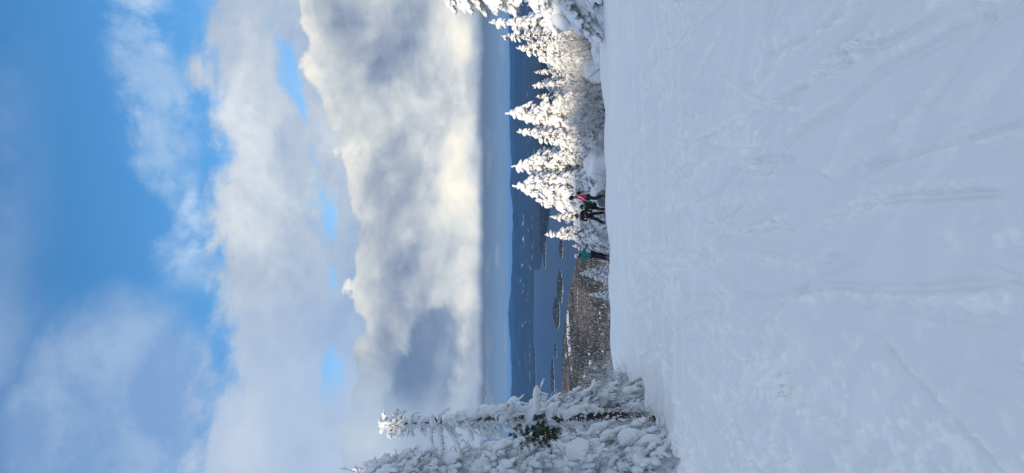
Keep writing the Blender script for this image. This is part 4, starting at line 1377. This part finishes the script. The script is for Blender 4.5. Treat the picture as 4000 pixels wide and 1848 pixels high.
def skier(x, y, label, J, jacket, trousers, helmet, face, height=1.0, goggles=M_LENS, ski_dir=None, hood=None):
    """J: joints relative to the feet, x right in view, y away, z up"""
    g0 = float(ground(x, y))
    root = thing('person', (x, y, g0 + 0.012), label, 'person', 'skiers at the crest of the slope', 0, height)
    f = Vector(face).normalized()
    A = {k: np.array(v, dtype=float) for k, v in J.items()}
    neck, chest, waist, pel = A['neck'], A['chest'], A['waist'], A['pelvis']
    head = A['head']
    # body: one continuous figure
    vs = [pel, waist, chest, neck, head, head + np.array([0, 0, 0.09])]
    rad = [(.125, .10), (.12, .095), (.15, .10), .055, (.080, .095), .06]
    ed = [(0, 1), (1, 2), (2, 3), (3, 4), (4, 5)]
    for s_ in 'LR':
        i = len(vs)
        vs += [A['sh' + s_], A['el' + s_], A['ha' + s_]]; rad += [.060, .044, .034]
        ed += [(2, i), (i, i + 1), (i + 1, i + 2)]
        i = len(vs)
        vs += [A['hip' + s_], A['kn' + s_], A['an' + s_], A['toe' + s_]]; rad += [.085, .058, .045, .035]
        ed += [(0, i), (i, i + 1), (i + 1, i + 2), (i + 2, i + 3)]
    body = link('body', skin('body', vs, ed, rad), M_SKIN, root)
    # nose and mouth ridge on the face
    G = Geo()
    fv = np.array(f)
    G.blob(SUB2, head + fv * 0.098 + np.array([0, 0, -0.015]), (0, 0, 1), .024, .014, .016)
    G.blob(SUB2, head + fv * 0.090 + np.array([0, 0, -0.055]), (-fv[1], fv[0], 0), .026, .010, .010)
    fe = link('face', G.mesh('face'), M_SKIN, root); fe['kind'] = 'stuff'
    # jacket
    vs = [pel + np.array([0, 0, -0.06]), waist, chest, neck + np.array([0, 0, 0.01])]
    rad = [(.170, .135), (.165, .130), (.190, .135), (.075, .075)]
    ed = [(0, 1), (1, 2), (2, 3)]
    for s_ in 'LR':
        i = len(vs)
        wr_ = A['ha' + s_] * 0.85 + A['el' + s_] * 0.15
        vs += [A['sh' + s_], A['el' + s_], wr_]; rad += [.085, .066, .052]
        ed += [(2, i), (i, i + 1), (i + 1, i + 2)]
    jk = link('jacket', skin('jacket', vs, ed, rad), jacket, root)
    # trousers
    vs = [pel]; rad = [(.155, .125)]; ed = []
    for s_ in 'LR':
        i = len(vs)
        vs += [A['hip' + s_], A['kn' + s_], A['an' + s_] + np.array([0, 0, 0.02])]; rad += [.118, .088, .085]
        ed += [(0, i), (i, i + 1), (i + 1, i + 2)]
    tr = link('trousers', skin('trousers', vs, ed, rad), trousers, root)
    # helmet, goggles with strap
    hc = head + np.array([0, 0, 0.035]) - fv * 0.012
    link('helmet', ball(hc, .128, .128, .135, 3, lambda c: ((c @ fv) > 0.045) & (c[:, 2] < 0.015) | (c[:, 2] < -0.085)), helmet, root)
    gm = ball(head + fv * 0.075 + np.array([0, 0, 0.028]), .085 if abs(fv[1]) > .5 else .05, .085 if abs(fv[1]) <= .5 else .05, .045, 3)
    go_ = link('goggles', gm, goggles, root)
    G = Geo()
    a = np.linspace(0, 2 * np.pi, 25)
    ring = np.stack([hc[0] + .134 * np.cos(a), hc[1] + .134 * np.sin(a), np.full(25, head[2] + 0.035)], -1)
    G.tube(ring, .014, 6, False)
    link('strap', G.mesh('goggle_strap'), M_BLACK, go_)
    # gloves: palm and five curled fingers
    for s_ in 'LR':
        h_ = A['ha' + s_]; d = h_ - A['el' + s_]; d /= np.linalg.norm(d)
        side = np.cross(d, fv); side /= np.linalg.norm(side) + 1e-6
        vs = [h_ - d * .03, h_ + d * .05]; rad = [.042, .046]; ed = [(0, 1)]
        for q, (o_, l_) in enumerate([(-.030, .062), (-.010, .074), (.010, .070), (.028, .056)]):
            i = len(vs)
            b0 = h_ + d * .07 + side * o_; b1 = b0 + d * l_ * .55 + fv * .012; b2 = b1 + fv * l_ * .45 - d * .008
            vs += [b0, b1, b2]; rad += [.013, .012, .010]; ed += [(1, i), (i, i + 1), (i + 1, i + 2)]
        i = len(vs)
        vs += [h_ + side * -.045 + d * .01, h_ + side * -.052 + d * .045 + fv * .03]; rad += [.015, .012]; ed += [(0, i), (i, i + 1)]
        link('glove', skin('glove', vs, ed, rad, 1), M_BLACK, root)
    # boots, skis
    for s_ in 'LR':
        an, toe = A['an' + s_], A['toe' + s_]
        d = toe - an; d[2] = 0; d /= np.linalg.norm(d) + 1e-6
        vs = [an + np.array([0, 0, .14]), np.array([an[0], an[1], .10]), np.array([an[0], an[1], .055]) + d * .05, np.array([an[0], an[1], .045]) + d * .17]
        link('boot', skin('boot', vs, [(0, 1), (1, 2), (2, 3)], [.075, .070, .055, .046], 1), M_BOOT, root)
        sdv = np.array(ski_dir, dtype=float) if ski_dir is not None else d
        sdv = sdv / np.linalg.norm(sdv)
        sl = np.linspace(-0.72, 0.95, 14)
        c = np.array([an[0], an[1], 0.0]) + d * .05
        gx_ = c[None] + sdv[None] * sl[:, None]
        dz = ground(x + gx_[:, 0], y + gx_[:, 1]) - g0
        tipz = 0.10 * np.clip((sl - .72) / .23, 0, 1) ** 2
        wv = np.array([-sdv[1], sdv[0], 0]); hw = np.interp(sl, [-.72, -.5, 0, .7, .88, .95], [.048, .050, .038, .056, .045, .012])
        V_ = []
        for k in range(14):
            for sx, hz in ((-1, 0.004), (1, 0.004), (1, 0.018), (-1, 0.018)):
                V_.append(gx_[k] + wv * hw[k] * sx + np.array([0, 0, dz[k] + tipz[k] + hz]))
        F_ = []
        for k in range(13):
            for q in range(4):
                F_.append([k * 4 + q, k * 4 + (q + 1) % 4, k * 4 + 4 + (q + 1) % 4, k * 4 + 4 + q])
        F_ += [[3, 2, 1, 0], [52, 53, 54, 55]]
        sk = link('ski', mesh_np('ski', np.array(V_), np.array(F_), False), M_SKI, root)
        vs = [c + np.array([0, 0, .025]) - sdv * .16, c + np.array([0, 0, .045]) - sdv * .13]
        G = Geo(); G.tube([c + np.array([0, 0, .03]) + sdv * .20, c + np.array([0, 0, .035]) - sdv * .20], .024, 6)
        link('binding', G.mesh('binding'), M_POLE, sk)
    return root, A, np.array([x, y, g0 + 0.012])


def pole(base, hand, tip, label, mat=M_POLE):
    """ski pole from the hand to the snow"""
    h_ = base + hand; t_ = base + np.array(tip)
    t_[2] = float(ground(t_[0], t_[1])) - 0.03
    root = thing('ski_pole', tuple(t_), label, 'ski pole', 'ski poles')
    d = h_ - t_; L_ = np.linalg.norm(d); u = d / L_
    G = Geo(); G.tube([(0, 0, 0), u * L_ * .5, u * L_], [.006, .009, .010], 7)
    link('shaft', G.mesh('pole_shaft'), mat, root)
    G = Geo(); G.tube([u * (L_ - .06), u * (L_ + .02), u * (L_ + .07)], [.015, .017, .020], 8)
    link('grip', G.mesh('pole_grip'), M_BLACK, root)
    G = Geo(); G.tube([u * .075, u * .085, u * .10], [.042, .045, .012], 10)
    link('basket', G.mesh('pole_basket'), M_BLACK, root)


# skier in red, side on, facing left
J = dict(pelvis=(-.02, 0, .92), waist=(.00, 0, 1.08), chest=(.03, 0, 1.33), neck=(-.02, 0, 1.50), head=(-.07, 0, 1.63),
         shL=(.00, -.17, 1.42), elL=(-.10, -.22, 1.17), haL=(-.24, -.18, 1.00), shR=(.02, .17, 1.42), elR=(-.08, .22, 1.17), haR=(-.26, .14, 1.02),
         hipL=(-.02, -.10, .86), knL=(-.10, -.12, .50), anL=(.04, -.13, .14), toeL=(-.14, -.13, .04), hipR=(-.02, .10, .86), knR=(-.07, .12, .50), anR=(.06, .14, .14), toeR=(-.12, .14, .04))
xr = az_pt(769, 38.6)
root, A, B0 = skier(xr, 38.6, 'person in a red ski jacket with a white sleeve stripe and dark backpack', J, M_RED, M_NAVY, M_BLACK, (-1, -.25, 0), 1.08)
link('backpack', skin('backpack', [(.20, 0, 1.18), (.21, 0, 1.32), (.17, 0, 1.46)], [(0, 1), (1, 2)], [(.12, .085), (.14, .10), (.10, .08)]), M_BLACK, root)
G = Geo(); G.tube([(.02, -.262, 1.40), (-.03, -.285, 1.28), (-.10, -.292, 1.16), (-.16, -.27, 1.08)], [.028, .032, .026, .018], 8)
link('sleeve_stripe', G.mesh('sleeve_stripe'), M_WHITE, root)
pole(B0, A['haL'] * 1.08, (-.27, -.22, 0), 'dark ski pole in the near hand of the skier in red')
pole(B0, A['haR'] * 1.08, (-.34, .12, 0), 'dark ski pole in the far hand of the skier in red')

# skier in black, facing the camera, legs apart
J = dict(pelvis=(.02, 0, .90), waist=(.01, 0, 1.05), chest=(.00, -.02, 1.30), neck=(.00, -.04, 1.47), head=(.00, -.06, 1.60),
         shL=(-.19, -.02, 1.40), elL=(-.29, -.06, 1.15), haL=(-.13, -.22, 1.06), shR=(.19, -.02, 1.40), elR=(.29, -.06, 1.16), haR=(.12, -.22, 1.08),
         hipL=(-.09, 0, .84), knL=(-.24, -.06, .48), anL=(-.42, 0, .13), toeL=(-.46, -.17, .04), hipR=(.11, 0, .84), knR=(.15, -.08, .48), anR=(.16, 0, .13), toeR=(.17, -.18, .04))
xk = az_pt(843, 41.6)
root, A, B0 = skier(xk, 41.6, 'person in black ski clothes and goggles standing with legs apart', J, M_BLACK, M_BLACK, M_BLACK, (0.1, -1, 0), 1.05, ski_dir=(-.3, -1, 0))
for q, (mx_, mz_, ml) in enumerate([(.05, 1.22, .022), (-.03, 1.20, .030), (-.10, 1.16, .018), (.12, 1.10, .016)]):
    v_, f_ = ico(2, q, 0.3)
    link('print', mesh_np('print', v_ * np.array([ml, .006, ml * .6]) + np.array([mx_, -.182, mz_]), f_), M_WHITE, root)
pole(B0, A['haL'] * 1.05, (-.07, -.30, 0), 'grey ski pole held between the legs of the skier in black')
pole(B0, A['haR'] * 1.05, (.30, -.32, 0), 'grey ski pole at the right hand of the skier in black')

# stooping skier in olive
J = dict(pelvis=(.06, .02, .72), waist=(.04, -.04, .86), chest=(.02, -.14, 1.06), neck=(.00, -.22, 1.20), head=(-.01, -.27, 1.32),
         shL=(-.16, -.14, 1.15), elL=(-.26, -.24, .92), haL=(-.15, -.38, .82), shR=(.19, -.13, 1.15), elR=(.27, -.22, .92), haR=(.14, -.38, .80),
         hipL=(-.04, .02, .68), knL=(-.14, -.20, .42), anL=(-.12, .00, .13), toeL=(-.13, -.18, .04), hipR=(.15, .02, .68), knR=(.20, -.20, .42), anR=(.20, .0, .13), toeR=(.21, -.18, .04))
xo = az_pt(808, 42.0)
root, A, B0 = skier(xo, 42.0, 'stooping person in a dark olive jacket with gold trouser stripes', J, M_OLIVE, M_BLACK, M_BLACK, (-.2, -1, 0), 1.10, ski_dir=(0.1, -1, 0))
for sx in (-1, 1):
    kx = -.14 if sx < 0 else .20
    G = Geo(); G.tube([(kx + .02 * sx, -.20, .60), (kx + .01, -.292, .43), (kx, -.20, .27)], [.016, .018, .016], 6)
    link('stripe', G.mesh('stripe'), M_GOLD, root)
pole(B0, A['haR'] * 1.1, (.22, -.45, 0), 'ski pole at the right hand of the skier in olive')

# skier in teal, facing left, one arm out with a pole
J = dict(pelvis=(-.02, 0, .92), waist=(-.05, 0, 1.08), chest=(-.08, 0, 1.33), neck=(-.10, -.02, 1.49), head=(-.12, -.04, 1.62),
         shL=(-.18, -.10, 1.40), elL=(-.27, -.16, 1.18), haL=(-.20, -.26, 1.00), shR=(.06, .06, 1.40), elR=(.20, .02, 1.24), haR=(.42, -.08, 1.16),
         hipL=(-.06, -.08, .86), knL=(-.16, -.14, .50), anL=(-.27, -.06, .14), toeL=(-.42, -.16, .04), hipR=(.04, .08, .86), knR=(-.02, .04, .50), anR=(-.10, .12, .14), toeR=(-.26, .02, .04))
xt = az_pt(992, 37.6)
root, A, B0 = skier(xt, 37.6, 'person in a teal ski jacket and white helmet holding a pole out', J, M_TEAL, M_BLACK, M_WHITE, (-1, -.8, 0), 1.04, ski_dir=(-1, -.5, 0))
G = Geo()
G.tube([(-.10 + .09 * math.cos(a), -.02 + .09 * math.sin(a), 1.515) for a in np.linspace(0, 6.283, 17)], .034, 8, False)
link('neck_gaiter', G.mesh('neck_gaiter'), M_BLACK, root)
pole(B0, A['haR'] * 1.04, (.46, -.15, 0), 'thin grey ski pole in the outstretched hand of the skier in teal')
pole(B0, A['haL'] * 1.04, (-.30, -.35, 0), 'ski pole in the lowered hand of the skier in teal')
